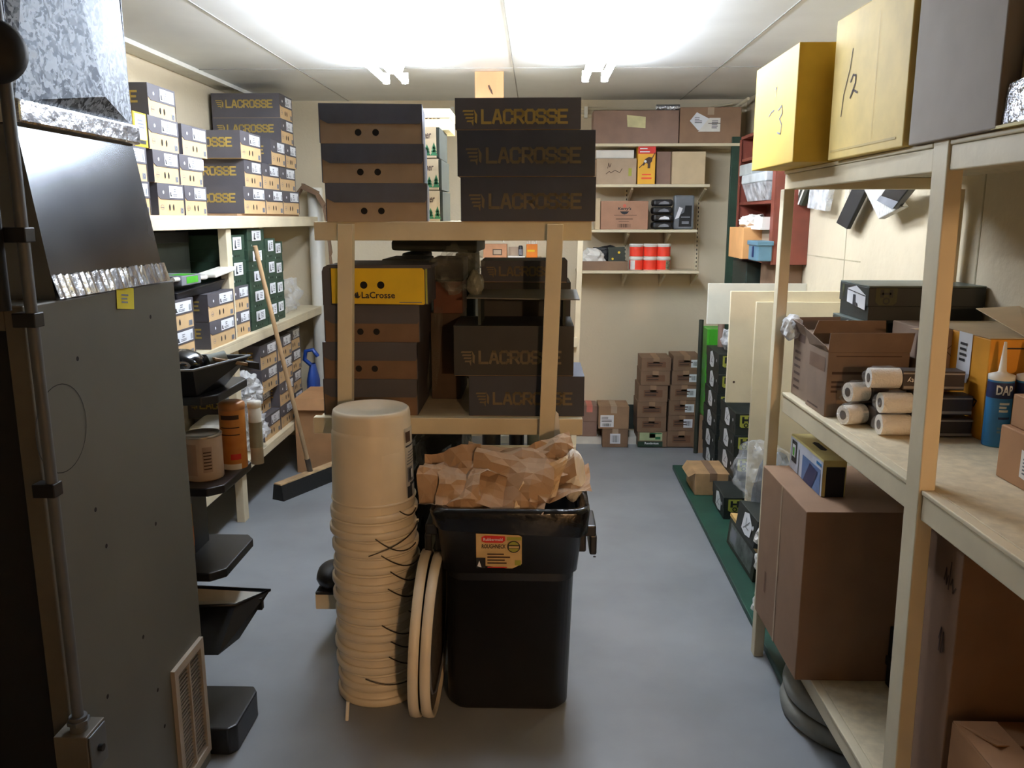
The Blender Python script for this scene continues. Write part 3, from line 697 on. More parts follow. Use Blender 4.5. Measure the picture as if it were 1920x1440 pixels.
m = MB(); m.lathe([(0,0),(.022,0),(.022,.21),(.0,.21)],mat('tube_contents',(206,200,180),.6),n=24); m.build('body', t)
m = MB(); m.lathe([(.0226,.06),(.0226,.15)],mat('tube_label',(158,160,142),.6),n=24); m.build('print', t)
m = MB(); m.lathe([(.023,.2),(.024,.205),(.024,.222),(0,.224)],whitet,n=24); m.build('cap', t)
t = thing('canister', 'yellowed canister next to the column on the lowest tier', 'canister', (-1.185,2.62,.5345))
m = MB(); m.lathe([(0,0),(.036,0),(.036,.18),(.034,.185)],mat('canister_tan',(186,148,84),.6),n=28); m.build('body', t)
m = MB(); m.lathe([(.037,.18),(.037,.2),(0,.202)],bplas,n=28); m.build('cap', t)
m = MB(); m.lathe([(.0365,.03),(.0365,.1)],orange,n=28); m.build('print', t)
t = thing('paint_tray', 'deep black tray on the top tier holding a shiny black tool', 'paint tray', (-1.10,2.56,1.1055))
Bo = [(-.2,-.05,0),(.045,-.05,0),(.07,.12,0),(-.2,.12,0)]; To = [(-.22,-.10,.092),(.06,-.10,.092),(.145,.165,.095),(-.22,.165,.095)]
m = MB(); m.add(Bo+To,[(3,2,1,0),(0,1,5,4),(1,2,6,5),(2,3,7,6),(3,0,4,7)],bplas); o = m.build('pan', t); s = o.modifiers.new('wall','SOLIDIFY'); s.thickness = .004
m = MB(); m.tube(To,.004,mat('pale_edge',(120,122,124),.35),closed=True); m.build('rim', t)  # rim in a paler grey than the pan
t = thing('spray_gun', 'shiny black rounded tool lying in the top black tray', 'tool', (-1.10,2.58,1.145))
m = lump((-.03,.02,.045),(.075,.07,.05),mat('gloss_black',(18,18,20),.12),2,3,.08,1.,True); m.build('body', t)
m = MB(); m.cyl((.04,.05,.05),(.085,.085,.06),.022,mat('grey_cap',(150,158,152),.4)); m.build('cap', t)
m = MB(); Dec(m,(.0,-.045,.055),(1,0,0),(0,-.3,1)).ring(.0,.0,.014,.006,white,sx=1.6); m.build('badge', t)
t = thing('paint_brush', 'flat brush with a tan handle sticking out of the top black tray', 'brush', (-1.03,2.66,1.20))
m = MB(); m.hexa([(-.03,-.02,0),(.0,-.05,0),(.08,.03,-.03),(.05,.06,-.03),(-.03,-.02,.012),(.0,-.05,.012),(.08,.03,-.018),(.05,.06,-.018)],mat('tool_tan',(150,122,86),.6)); m.build('handle', t, bevel=.003)
m = MB(); m.hexa([(.045,.065,-.035),(.085,.025,-.035),(.11,.05,-.045),(.07,.09,-.045),(.045,.065,-.015),(.085,.025,-.015),(.11,.05,-.022),(.07,.09,-.022)],bmat); m.build('bristles', t)

# ================================================================== BACK LEFT CORNER
ROLLX = atY(593,420,6.14).x
t = thing('vinyl_roll', 'white roll standing in the back corner beside the left shelf', 'roll', (ROLLX,6.14,0))
m = MB(); m.lathe([(0,0),(.053,0),(.055,.01),(.055,1.86),(.05,1.87),(.0,1.868)],whitet,n=28); m.build('roll', t)
t = thing('curved_board', 'brown curved strip arching over the top of the white roll', 'board', (ROLLX+.0,6.07,0))
prof = [(-.12,1.80),(-.06,1.885),(.04,1.83),(.085,1.74),(.105,1.62),(.115,1.40),(.12,1.25)]
m = MB()
for (a, za_), (b, zb_) in zip(prof, prof[1:]): m.hexa([(a,-.06,za_-.03),(b,-.06,zb_-.02),(b,.008,zb_-.02),(a,.008,za_-.03),(a,-.06,za_+.012),(b+.012,-.06,zb_+.01),(b+.012,.008,zb_+.01),(a,.008,za_+.012)],kraftd)
m.build('strip', t, bevel=.004)
m = MB(); m.hexa([(.10,-.05,.0),(.13,-.05,.0),(.13,.005,.0),(.10,.005,.0),(.11,-.05,1.3),(.135,-.05,1.3),(.135,.005,1.3),(.11,.005,1.3)],kraftd); m.build('leg', t)
t = thing('push_broom', 'push broom with a long wooden handle leaning on the left shelf', 'broom', (-1.40,4.95,0))
hd = Vector((.153,.30,0)).normalized(); q = Vector((-hd.y,hd.x,0))
a, b = hd*-.285, hd*.285
m = MB(); m.hexa([a-q*.032+Vector((0,0,.094)),b-q*.032+Vector((0,0,.094)),b+q*.032+Vector((0,0,.094)),a+q*.032+Vector((0,0,.094)),a-q*.026+Vector((0,0,.105)),b-q*.026+Vector((0,0,.105)),b+q*.026+Vector((0,0,.105)),a+q*.026+Vector((0,0,.105))],hndl); m.build('head', t, bevel=.004)
m = MB(); m.hexa([a-q*.045,b-q*.045,b+q*.045,a+q*.045,a-q*.031+Vector((0,0,.094)),b-q*.031+Vector((0,0,.094)),b+q*.031+Vector((0,0,.094)),a+q*.031+Vector((0,0,.094))],mat('bristle_black',(22,22,22),.85,stretch=(40,40,1),var=.3)); m.build('bristles', t)
top = atX(478,461,-1.565)-Vector((-1.40,4.95,0))
m = MB(); m.cyl((0,0,.10),top*.06+Vector((0,0,.1)),.017,mat('broom_socket',(88,78,66),.5)); m.build('socket', t)
m = MB(); m.cyl((0,0,.105),top,.0135,hndl,r1=.0125); m.build('handle', t)
t = carton('cardboard_box','open tan carton on the floor behind the push broom',-1.57,5.25,0,-1.23,5.66,.50,m=mat('floor_carton',(176,130,88),.75,var=.05),tape=None)
m = MB()
for s in (((-.17,-.205,.5),(.17,-.205,.5),(.16,-.23,.43),(-.16,-.23,.43)),): m.slab(s,(0,-.003,0),MATS['floor_carton'])
m.slab([(.17,-.205,.5),(.17,.205,.5),(.21,.2,.56),(.21,-.2,.56)],(-.003,0,0),MATS['floor_carton']); m.build('flap', t)
t = thing('watering_can', 'blue plastic jug handle showing beside the left shelf end', 'jug', (atY(588,720,5.9).x,5.9,.0))
m = MB(); m.lathe([(0,0),(.075,0),(.08,.02),(.08,.5),(.05,.58),(.035,.62)],blue,n=24,sx=.55); m.build('body', t)
m = MB(); m.tube([(.0,-.05,.62),(-.04,-.06,.66),(-.03,-.06,.72),(.02,-.05,.73),(.05,-.04,.68)],.016,blue); m.build('handle', t)
# ================================================================== BUCKETS, HOOPS, BIN
BX, BY = -.552, 2.72
names = ['bottom','second lowest','third lowest','fourth from the floor','fifth from the floor','sixth from the floor','seventh from the floor','fifth from the top','fourth from the top','third from the top','second from the top','topmost']
def bucket_parts():
    b = MB(); o = []
    pr = [(.1405,.0),(.1405,.02),(.1385,.022),(.1375,.05),(.1345,.20),(.1305,.345),(.127,.357),(.120,.362),(.119,.357),(.04,.357),(.036,.352),(0,.352)]
    b.lathe(pr, pail, n=56)
    r = MB(); r.lathe([(.1400,.001),(.147,.0),(.149,.004),(.149,.020),(.147,.024),(.1405,.025)], pail, n=56)
    r.lathe([(.1378,.052),(.1435,.051),(.1445,.054),(.1445,.058),(.1376,.0595)], pail, n=56)
    return [('body', b.mesh('body'), 0), ('rim', r.mesh('rim'), 0)]
hnd = [None,(-95,-25,.012,.03),(-72,-4,.0,.045),(-70,-5,.0,.045),(-72,-6,0,.045),None,(-66,-4,.005,.05),(-70,-8,.0,.05),(-74,-8,.0,.05),(-85,-20,.0,.05),(-100,-8,.0,-.07),None]
for k in range(12):
    t = thing('bucket', '%s upside-down white bucket in the nested stack' % names[k] if k < 11 else 'topmost upside-down white bucket, its whole side and base showing', 'bucket', (BX+.004*math.sin(k*1.7), BY+.003*math.cos(k*2.3), .0605*k), rnd.uniform(-.2,.2), 'nested white buckets')
    inst(t, 'bucket', bucket_parts)
    m = MB(); a0, a1, za_, zb_ = hnd[k] or (-40,-6,.0,.02)
    a0 = math.radians(a0+rnd.uniform(-4,4)); a1 = math.radians(a1)
    pts = []
    for i in range(13):
        f = i/12; a = a1+(a0-a1)*f; pts.append((.1525*math.cos(a), .1525*math.sin(a), .022+za_*math.sin(f*PI)+(zb_ if hnd[k] else .01)*f*f-.018*math.sin(f*PI)))
    m.tube(pts, .0022, wire, n=6); m.cyl((.146*math.cos(a1),.146*math.sin(a1),.02),(.155*math.cos(a1),.155*math.sin(a1),.02),.006,pail,n=10)
    m.build('wire_handle', t)
m = MB()
def patch(a0, a1, z0, z1, mm, k=1.):
    n = 6; vs = []
    for i in range(n+1):
        a = math.radians(a0+(a1-a0)*i/n)
        for z in (z0, z1): r = .1384-(z-.03)*.0228+.001*k; vs.append((r*math.cos(a), r*math.sin(a), z))
    m.add(vs, [(2*i,2*i+2,2*i+3,2*i+1) for i in range(n)], mm)
patch(-22,14,.055,.30,mat('pail_label',(196,190,176),.5)); patch(-20,-8,.25,.29,MATS['pail_label'],2); patch(-20,-6,.252,.288,MATS['carton_ink'],3)
patch(-20,10,.235,.241,inkd,2); patch(-20,-6,.06,.10,inkd,2); patch(-12,8,.10,.11,inkd,2); patch(-18,-2,.115,.165,inkg,2)
for k in range(5): patch(-19+k*1.2,6,.175+k*.01,.179+k*.01,inkg,2)
patch(-15,-9,.12,.16,inkd,3); patch(-8,-3,.125,.155,white,3)
o = m.build('printed_label', t); o['label'] = 'printed warning label on the bucket side'

for k in range(2):
    t = thing('sieve', ('cream wooden hoop sieve leaning against the bucket stack','cream hoop sieve with dark mesh next to the black bin')[k], 'sieve', (-.376+.045*k, 2.60-.008*k, .277), (math.radians(1.5*k), math.radians(90+(2.0 if k else 2.5)), math.radians(.8)), 'round sieves')
    R = .273-.004*k
    m = MB(); m.lathe([(R-.012,-.016),(R,-.016),(R+.002,.0),(R,.016),(R-.012,.016),(R-.014,0),(R-.012,-.016)], pail, n=64); m.build('hoop', t)
    m = MB(); m.lathe([(R-.013,.004),(.0,.004)], meshm, n=48); m.build('mesh', t)
    if k:
        m = MB(); m.tube([((R-.02)*math.cos(a)*.8-.02,(R-.02)*math.sin(a),.013) for a in [i*PI/8-PI/2 for i in range(9)]], .004, inkg); m.build('wire', t)

CX = -.080
def rr_loop(cx, cy, hx, hy, r, z, n=6):
    hy *= .905
    pts = []
    for qx, qy, a0 in ((1,1,0),(-1,1,90),(-1,-1,180),(1,-1,270)):
        for i in range(n+1):
            a = math.radians(a0+90*i/n); pts.append((cx+qx*(hx-r)+r*math.cos(a), cy+qy*(hy-r)+r*math.sin(a), z))
    return pts
def loft(m, loops, mm, cap0=True, smooth=True):
    n = len(loops[0]); vs = [p for l in loops for p in l]; fs = []
    for i in range(len(loops)-1): fs += [(i*n+k, i*n+(k+1)%n, (i+1)*n+(k+1)%n, (i+1)*n+k) for k in range(n)]
    m.add(vs, fs, mm, smooth)
    if cap0: m.add(loops[0], [tuple(range(n))[::-1]], mm)
t = thing('trash_can', 'tall black plastic trash can full of crumpled brown paper', 'trash can', (CX,2.73,0))
m = MB()
loft(m, [rr_loop(-.01,0,.19,.16,.05,0), rr_loop(-.01,0,.206,.175,.055,.02), rr_loop(0,0,.212,.185,.05,.51), rr_loop(0,0,.222,.203,.05,.512), rr_loop(0,0,.243,.215,.055,.70), rr_loop(0,0,.25,.22,.055,.715), rr_loop(0,0,.25,.22,.055,.725), rr_loop(0,0,.232,.202,.05,.725), rr_loop(0,0,.215,.19,.05,.52), rr_loop(0,0,.19,.16,.05,.3)], bplas)
m.add([(x,y,.3) for x,y,z in rr_loop(0,0,.19,.16,.05,.3)],[tuple(range(28))],bplas); m.build('body', t)
for s in (-1, 1):
    m = MB(); m.box(s*.235-.02,-.08,.545,s*.235+.02,-.055,.635,bplas); m.box(s*.235-.02,.055,.545,s*.235+.02,.08,.635,bplas)
    m.box(min(s*.235,s*.288),-.08,.60,max(s*.235,s*.288),.08,.64,bplas); m.box(s*.279-.012,-.08,.535,s*.279+.012,.08,.605,bplas); m.build('handle', t, bevel=.006)
m = MB(); lps = []
for hx, hy, z in ((.247,.219,.66),(.252,.224,.69),(.257,.229,.722),(.25,.222,.738),(.232,.204,.735),(.222,.192,.66)):
    l = rr_loop(0,0,hx,hy,.055,z,9); l = [Vector(p) for p in l]
    for i, p in enumerate(l):
        w = noise.noise(Vector((p.x*14,p.y*14,z*9)))*.02+noise.noise(Vector((p.x*40,p.y*40,z*6)))*.007
        q = Vector((p.x,p.y,0)).normalized(); lps_z = .045*noise.noise(Vector((p.x*9,p.y*9,3))) if z < .7 else 0
        l[i] = p+q*(abs(w)*.8 if z < .73 else w)+Vector((0,0,lps_z))
    lps.append(l)
loft(m, lps, bag, False); o = m.build('bin_liner', t); o['label'] = 'shiny black bag folded over the rim'
m = MB(); d = Dec(m, (-.108,-.1870,.532), (1,0,0), (0,-.064,1), .0015); w, hh = .148, .122
d.poly([(0,.012),(.10,0),(.118,0),(.148,.016),(.148,.112),(.138,.118),(0,.122)], mat('bin_label',(206,176,120),.5))
d.poly([(.018,.095),(.03,.091),(.085,.091),(.094,.098),(.094,.114),(.03,.116),(.018,.111)], red, 2); d.text('Rubbermaid', .024,.0985,.062,.010,white,3,bold=.01)
d.text('ROUGHNECK', .018,.071,.078,.015,inkd,2,bold=.02,shear=.1)
d.disc(.122,.078,.020,limey,2); d.ring(.122,.078,.021,.003,inkd,3); d.rect(.103,.072,.142,.084,inkd,3); d.rect(.106,.0745,.139,.0815,MATS['bin_label'],4)
d.rect(0,.0005,.03,.038,bplas,2); d.poly([(.003,.008),(.017,.004),(.01,.028)],white,3); d.lines(.036,.014,.086,.042,4,ink,2,7); d.rect(.125,.012,.145,.03,limey,2); d.rect(.036,.002,.1,.006,red,2)
d.rect(.1,.1,.147,.112,limey,2)
o = m.build('product_label', t); o['label'] = 'tan sticker with a red badge and black lettering'
# crumpled paper in the bin
pp = [((-.20,-.09,.80),(.10,.0,.01),(.0,.08,.07),3,.07,paper,'crumpled brown paper bunched over the bin edge nearest the buckets'),
 ((-.155,-.13,.775),(.085,.02,-.02),(.0,.05,.06),8,.06,paper,'small dark fold of brown paper sunk beside the buckets end of the bin'),
 ((.0,-.13,.80),(.135,-.03,-.015),(.02,.06,.075),12,.055,paper,'large brown paper sheet folded across the front of the bin'),
 ((.02,-.01,.845),(.17,.0,.02),(.0,.10,.03),17,.07,paper,'brown paper sheet heaped highest in the middle of the bin'),
 ((.12,-.05,.84),(.09,.02,.03),(-.01,.05,.07),21,.05,paper,'brown paper peak rising in front of the rack post'),
 ((.165,-.10,.775),(.10,.03,.018),(.0,.06,.022),25,.03,paper,'flat tongue of brown paper lapping over the bin rim by the handle'),
 ((.10,-.145,.80),(.07,.02,.02),(.02,.03,.06),30,.04,paperl,'pale crinkled paper crest at the front of the bin')]
for c, u, v, sd, am, mm, lb in pp:
    o = sheet((CX+c[0],2.75+c[1],c[2]),u,v,mm,sd,9,am).build('kraft_paper'); tag(o, lb, 'paper', 'crumpled paper in the trash can')
m = lump((CX+.215,2.70,.80),(.038,.04,.085),papw,4,3,.25,1.8); tag(m.build('white_paper'), 'rolled white paper standing at the handle side of the bin', 'paper')
m = MB(); m.slab([(CX+.14,2.92,.735),(CX+.185,2.92,.735),(CX+.165,2.925,.96),(CX+.155,2.925,.97)],(0,.002,0),papw); tag(m.build('white_sheet'),'pointed white card standing behind the brown paper in the bin','card')

# ================================================================== CENTRE RACK CONTENTS
ZT, ZMm, ZLo = 1.6395, .9285, .2315
for r in range(3):
    boot_box(['lowest wide boot box of three on top of the rack, end to the camera','middle wide boot box of three on top of the rack, two round holes','topmost wide boot box of three on the rack, lid tinted for flare'][r], -.570+[.012,.003,0][r], RY+.015, ZT+r*.1325, math.radians(5.5), .352, .30, .132, 'wide boot boxes on top of the middle rack', holes='round', sticker=False, logo=None, base=kraftl, lid=mat('flare_tinted_lid',(88,94,110),.5))  # grey lids given a blue flare haze in their colour
def long_box(label, x0, x1, y, z, h, w=.31, lg=golds, lid=blk, grp='long printed boot boxes on the middle rack', jit=.3, lb=.3):
    return boot_box(label, x1, y+w/2, z, RB, w, x1-x0, h, grp, jit, lid=lid, logo=lg, sticker=False, lb=lb)
long_box('lowest long black boot box on top of the rack, gold print darkened as in shade', -.262,.207, RY+.012, ZT, .152)
long_box('middle long black boot box on top of the rack, gold print dimmed as in shade', -.272,.203, RY+.012, ZT+.153, .155)
long_box('topmost long boot box on the rack, bright gold print under the ceiling light', -.278,.152, RY+.012, ZT+.309, .105, lg=gold, lid=grey, lb=.2)
# pine-tree boxes behind
def tree_parts(w, d, h):
    b = MB(); b.box(-w/2,0,0,w/2,d,h,beige); dd = Dec(b,(-w/2,0,0),(1,0,0),(0,0,1)); rr = random.Random(2)
    for k in range(9):
        x = w*(.04+.92*k/8); th = h*rr.uniform(.3,.5); q = h*.12
        for j in range(3): dd.poly([(x-q*(1-.2*j),h*.08+th*.25*j),(x+q*(1-.2*j),h*.08+th*.25*j),(x,h*.08+th*(.5+.25*j))],forest)
    dd.text('Danner', w*.62, h*.62, w*.3, h*.24, ink, 1, .35, .01)
    l = MB(); l.box(w/2,.004,.0,w/2+.012,d,h*.98,olive)
    return [('body', b.mesh('body'), .0015), ('sleeve', l.mesh('sleeve'), 0)]
for r in range(3):
    t = thing('shoe_box', ['lowest tan box with green pine-tree print between the two stacks','middle tan box with green pine-tree print and dark script','upper tan box with green pine-tree print near the wide lids'][r], 'shoe box', (-.508+[-.0,-.003,-.010][r],3.42,ZT+r*.124), 0, 'pine-tree printed boxes on the rack')
    inst(t, 'tree', lambda: tree_parts(.24,.30,.1205))
t = thing('shoe_box', 'pale cream box on top of the pine-tree printed boxes', 'shoe box', (-.488,3.60,ZT+3*.124))
m = MB(); m.box(-.13,0,0,.125,.25,.085,mat('cream_card',(232,218,176),.6)); Dec(m,(-.13,0,0),(1,0,0),(0,0,1)).text('Danner',.155,.045,.07,.022,ink,1,.35,.01); m.build('body', t, bevel=.002)
m = MB(); m.box(-.1325,-.002,.05,.1275,.253,.0875,MATS['cream_card']); m.build('lid', t)
# middle level, first stack
ys = [(0,'lowest'),(1,'second lowest'),(2,'third lowest'),(3,'third from the bottom')]
for r, (dx, lb) in enumerate(((0,'lowest'),(.002,'second'),(.012,'third'))):
    boot_box('%s tan-ended boot box under the yellow one on the rack middle shelf' % lb, -.612+dx, RY+.065+.004*r, ZMm+r*.1375, 0, .352, .34, .137, 'tan-ended boot boxes on the rack middle shelf', holes='round', sticker=False, logo=None, base=kraftd)
t = thing('boot_box', 'yellow-ended boot box on the rack middle shelf, black lettering', 'shoe box', (-.582,RY+.062,ZMm+3*.1375), 0)
w, h, L = .385, .145, .34
m = MB(); m.box(-w/2+.032,.002,.003,w/2,L,h-.012,grey); m.build('base', t)
m = MB(); m.slab([(-w/2,0,0),(-w/2+.03,0,0),(-w/2+.03,0,h),(-w/2+.022,0,h),(-w/2+.006,0,h-.008),(-w/2,0,h-.024)],(0,L,0),grey); m.box(-w/2+.03,0,h-.011,w/2+.012,L,h,grey); m.build('lid', t)
m = MB(); d = Dec(m,(-w/2,0,0),(1,0,0),(0,0,1)); d.poly([(.034,.006),(w-.016,.002),(w-.012,.006),(w-.012,h-.018),(w-.02,h-.011),(.034,h-.012)],yel)
d.rect(w-.009,.006,w-.002,h-.014,limey); d.disc(.152,.073,.0135,hole,2); d.disc(.214,.073,.0135,hole,2)
d.text('LaCrosse',.143,.025,.122,.024,inkd,2,0,.02); d.disc(.128,.036,.011,inkd,2); d.disc(.131,.039,.007,yel,3); d.poly([(.118,.026),(.13,.05),(.134,.03)],inkd,4); d.rect(.28,.009,.362,.012,inkg,2)
o = m.build('end_panel', t); o['label'] = 'yellow end panel with two round holes'
# middle level, printed stack
long_box('lowest long boot box on the rack middle shelf, shade-dimmed gold print crossing the post', -.245,.182, RY+.063, ZMm, .152)
long_box('tall long boot box second up on the rack middle shelf, gold print', -.300,.140, RY+.063, ZMm+.153, .185, lid=mat('olive_black_lid',(44,42,38),.6), lb=.25)
for r in range(3): long_box(['lowest hidden boot box of the set-back stack behind the printed ones','middle boot box of the set-back stack behind the tall printed one','set-back boot box under a tilted lid, behind the tall printed one'][r], -.215,.14, RY+.38, ZMm+r*.1575, .157, w=.28, lg=None, lid=MATS['olive_black_lid'])
long_box('upper boot box with faint print below the bright gap', -.218,.125, RY+.38, ZMm+.473, .085, w=.28)
m = MB(); m.hexa([(-.25,RY+.07,1.365),(.16,RY+.07,1.36),(.16,RY+.32,1.375),(-.25,RY+.32,1.375),(-.25,RY+.07,1.369),(.16,RY+.07,1.364),(.16,RY+.32,1.379),(-.25,RY+.32,1.379)],mat('lid_sheet',(96,92,84),.5))
m.box(-.21,RY+.08,1.267,-.2,RY+.3,1.366,olive); m.box(.10,RY+.08,1.267,.11,RY+.3,1.361,olive); tag(m.build('box_lid'), 'loose grey box lid tilted on the tall printed boot box', 'lid')
carton('cardboard_box','small dark-topped box jammed between the two stacks, reddish side', -.40,RY+.30,1.285,-.285,RY+.50,1.41,m=mat('red_brown_card',(112,70,50),.75),tape=None)
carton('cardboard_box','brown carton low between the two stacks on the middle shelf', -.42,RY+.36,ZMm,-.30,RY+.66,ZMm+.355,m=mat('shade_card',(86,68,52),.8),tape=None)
m = MB(); m.box(-.405,RY+.29,1.4105,-.28,RY+.52,1.50,bmat); tag(m.build('dark_case', bevel=.006), 'black case on the reddish box between the two stacks', 'case')
o = lump((-.30,RY+.24,1.46),(.085,.07,.085),film('dim_film',(150,152,138),.16,.3),6,4,.5,2.2).build('plastic_bag'); tag(o,'clear plastic bag bulging between the two stacks in front of the black case','plastic bag')
o = lump((-.225,RY+.16,1.41),(.032,.022,.05),mat('dull_packet',(112,112,96),.4),16,3,.25,1.5).build('hang_tag'); tag(o,'hanging milky plastic packet beside the faint-print boot box','packet')
m = sheet((-.385,RY+.20,1.16),(.02,.0,.0),(.012,.03,.16),MATS['dim_film'],5,10,.03); tag(m.build('plastic_strip'),'strip of milky plastic hanging beside the tan-ended boot boxes','plastic')
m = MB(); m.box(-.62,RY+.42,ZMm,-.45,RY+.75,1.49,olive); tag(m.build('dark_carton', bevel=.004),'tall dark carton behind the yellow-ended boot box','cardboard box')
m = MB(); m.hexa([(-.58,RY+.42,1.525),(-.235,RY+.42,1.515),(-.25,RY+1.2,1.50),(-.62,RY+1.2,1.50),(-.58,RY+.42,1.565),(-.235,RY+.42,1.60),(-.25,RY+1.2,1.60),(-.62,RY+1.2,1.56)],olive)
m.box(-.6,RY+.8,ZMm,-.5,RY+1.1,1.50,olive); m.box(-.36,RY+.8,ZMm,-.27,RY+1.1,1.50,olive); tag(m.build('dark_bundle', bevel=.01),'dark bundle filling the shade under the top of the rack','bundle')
# lower level
t = thing('rubber_boot', 'black rubber boot lying toe-out at the aisle end of the low rack shelf', 'boot', (-.79,RY+.09,ZLo))
m = lump((.0,.0,.05),(.06,.09,.05),bplas,4,3,.10,1.,True,flat=.002); m.build('foot', t)
m = MB(); m.cyl((.03,.02,.058),(.26,.03,.062),.05,bplas,r1=.056,n=20); m.build('shaft', t)
m = MB(); m.box(-.05,-.085,.0,.055,.08,.012,bmat); m.build('sole', t, bevel=.004)
m = MB(); m.box(-.72,RY+.10,ZLo,-.585,RY+.5,.62,bmat); tag(m.build('dark_crate', bevel=.01),'black crate on the low rack shelf behind the buckets','crate')
o = lump((-.40,RY+.35,.55),(.16,.2,.32),bag,5,4,.2,1.6,flat=ZLo+.002).build('dark_sack'); tag(o,'black sack slumped on the low rack shelf behind the trash can','sack')
for i, (x, y, r, hh, mm, lb) in enumerate(((-.28,5.2,.06,.42,bplas,'black bottle far under the rack, dark cap'),(-.12,5.3,.05,.40,bplas,'dark bottle in the row under the rack beside the lit strip of floor'),(.02,5.25,.07,.36,mat('grey_green_pail',(96,104,94),.6),'grey-green pail far under the rack'),(.14,5.3,.055,.34,mat('pale_grey_tub',(140,138,128),.6),'pale grey tub far under the rack beside the post'))):
    t = thing('bottle' if i < 2 else 'pail', lb, 'bottle' if i < 2 else 'pail', (x,y,0), 0, 'containers on the floor under the rack')
    m = MB(); m.lathe([(0,0),(r,0),(r,hh*.8),(r*.8,hh*.88),(r*.45,hh*.92),(r*.4,hh)],mm,n=24); m.build('body', t)
    m = MB(); m.lathe([(r*.46,hh*.95),(r*.46,hh*1.03),(0,hh*1.03)],whitet if i < 2 else mm,n=20); m.build('cap', t)
m = MB(); m.cyl((-.625,2.50,.0),(-.622,2.515,.06),.006,whitet); tag(m.build('pencil_stub'),'thin white stick standing on the floor beside the buckets','stick')
# ================================================================== BACK WALL SHELVES
def bx(x, y, z): p = atY(x, y, YS); return p.x
def shelf_carton(label, x0, x1, ytop, z, depth=.2, m=kraft, tape=None, deco=None, lab=None, name='cardboard_box', off=0., tape_dir='y'):
    p0 = atY(x0, ytop, YS+off); p1 = atY(x1, ytop, YS+off)
    return carton(name, label, p0.x, YS+off, z+.0005, p1.x, YS+off+depth, p0.z, m=m, tape=tape, deco=deco, lab=lab, tape_dir=tape_dir)
mauve = mat('mauve_card', (138,112,98), .8, var=.06)
shelf_carton('long brown carton with a pale yellow note on the topmost back shelf', 1113, 1274, 207, zS1, m=mauve, lab=lambda f,s,w,d,h: f.poly([(w*.40,h*.50),(w*.61,h*.46),(w*.61,h*.80),(w*.39,h*.86)], mat('pale_note',(214,208,160),.7)))
def papers(f,s,w,d,h):
    f.poly([(w*.16,h*.62),(w*.27,h*.86),(w*.50,h*.66),(w*.38,h*.38),(w*.30,h*.36)], white); f.poly([(w*.30,h*.32),(w*.66,h*.32),(w*.66,h*.70),(w*.48,h*.70)], papw, 2); f.lines(w*.52,h*.40,w*.12,h*.24,5,inkg,3,3)
    f.lines(w*.24,h*.55,w*.12,h*.18,4,inkg,2,2); f.rect(w*.46,h*.54,w*.66,h*.56,ink,3)
shelf_carton('taped brown carton with two white papers on the topmost back shelf', 1276, 1391, 201, zS1, m=mat('brown_taped_card',(142,112,88),.8,var=.06), tape=kraftl, lab=papers)
p = atY(1251, 203, YS+.08); m = MB(); m.cyl((-.08,0,0),(.08,0,0),.022,silver); m.cyl((-.083,0,0),(-.08,0,0),.014,papw); tag(m.build('foil_roll', None, (p.x,YS+.05,atY(1200,207,YS).z+.0225)), 'small shiny roll lying on top of the long brown carton', 'roll')
hw = lambda f,s,w,d,h: (f.stroke([(w*.28,h*.62),(w*.3,h*.82),(w*.33,h*.66),(w*.36,h*.8)],.004,ink), f.stroke([(w*.24,h*.40),(w*.32,h*.5),(w*.36,h*.44),(w*.46,h*.54),(w*.58,h*.45),(w*.64,h*.6)],.004,ink), f.rect(w*.8,h*.32,w*.88,h*.62,limey))
shelf_carton('tan carton with faint handwriting on the second back shelf', 1119, 1194, 297, zS2, m=kraftl, deco=hw)
m = MB(); p = atY(1118,283,YS+.05); q = atY(1188,297,YS+.05); m.box(p.x,YS+.04,q.z+.001,q.x,YS+.18,p.z+.004,papw); tag(m.build('white_carton'), 'white carton lying on the handwritten tan carton', 'box')
def saw(f,s,w,d,h):
    f.rect(0,h*.80,w,h,red); f.lines(w*.1,h*.82,w*.8,h*.07,1,white,2,3); f.lines(w*.1,h*.91,w*.5,h*.05,1,white,2,5)
    f.poly([(w*.25,h*.50),(w*.40,h*.66),(w*.62,h*.72),(w*.82,h*.70),(w*.80,h*.60),(w*.72,h*.56),(w*.70,h*.42),(w*.56,h*.42),(w*.56,h*.54),(w*.45,h*.56),(w*.34,h*.49)], mat('saw_print',(70,44,30),.6)); f.stroke([(w*.1,h*.44),(w*.32,h*.54)],.006,MATS['saw_print'],2); f.stroke([(w*.8,h*.68),(w*.95,h*.82)],.006,MATS['saw_print'],2)
    f.disc(w*.42,h*.60,h*.035,white,3); f.rect(w*.22,h*.14,w*.8,h*.18,redor); f.rect(w*.25,h*.24,w*.76,h*.27,redor)
shelf_carton('yellow power saw box with a red band on the second back shelf', 1197, 1230, 274, zS2, depth=.12, m=mat('saw_yellow',(238,178,50),.5,var=.04), deco=saw, name='tool_box')
shelf_carton('plain grey-tan carton next to the yellow saw box', 1232, 1259, 284, zS2, m=mauve, off=.03)
shelf_carton('large plain beige carton at the end of the second back shelf', 1261.5, 1324, 284, zS2, m=beige)
def kirk(f,s,w,d,h):
    f.text('Kerry\'s', w*.36,h*.66,w*.28,h*.13,inkd,1,.1,.03); f.poly([(w*.40,h*.64),(w*.60,h*.64),(w*.55,h*.55),(w*.5,h*.53),(w*.45,h*.55)],inkd); f.ring(w*.5,h*.83,h*.05,h*.02,redor,1,12)
    f.rect(w*.28,h*.50,w*.76,h*.515,ink); f.rect(w*.32,h*.36,w*.68,h*.385,ink); f.rect(w*.38,h*.28,w*.6,h*.295,ink); f.bars(w*.36,h*.07,w*.28,h*.13,ink)
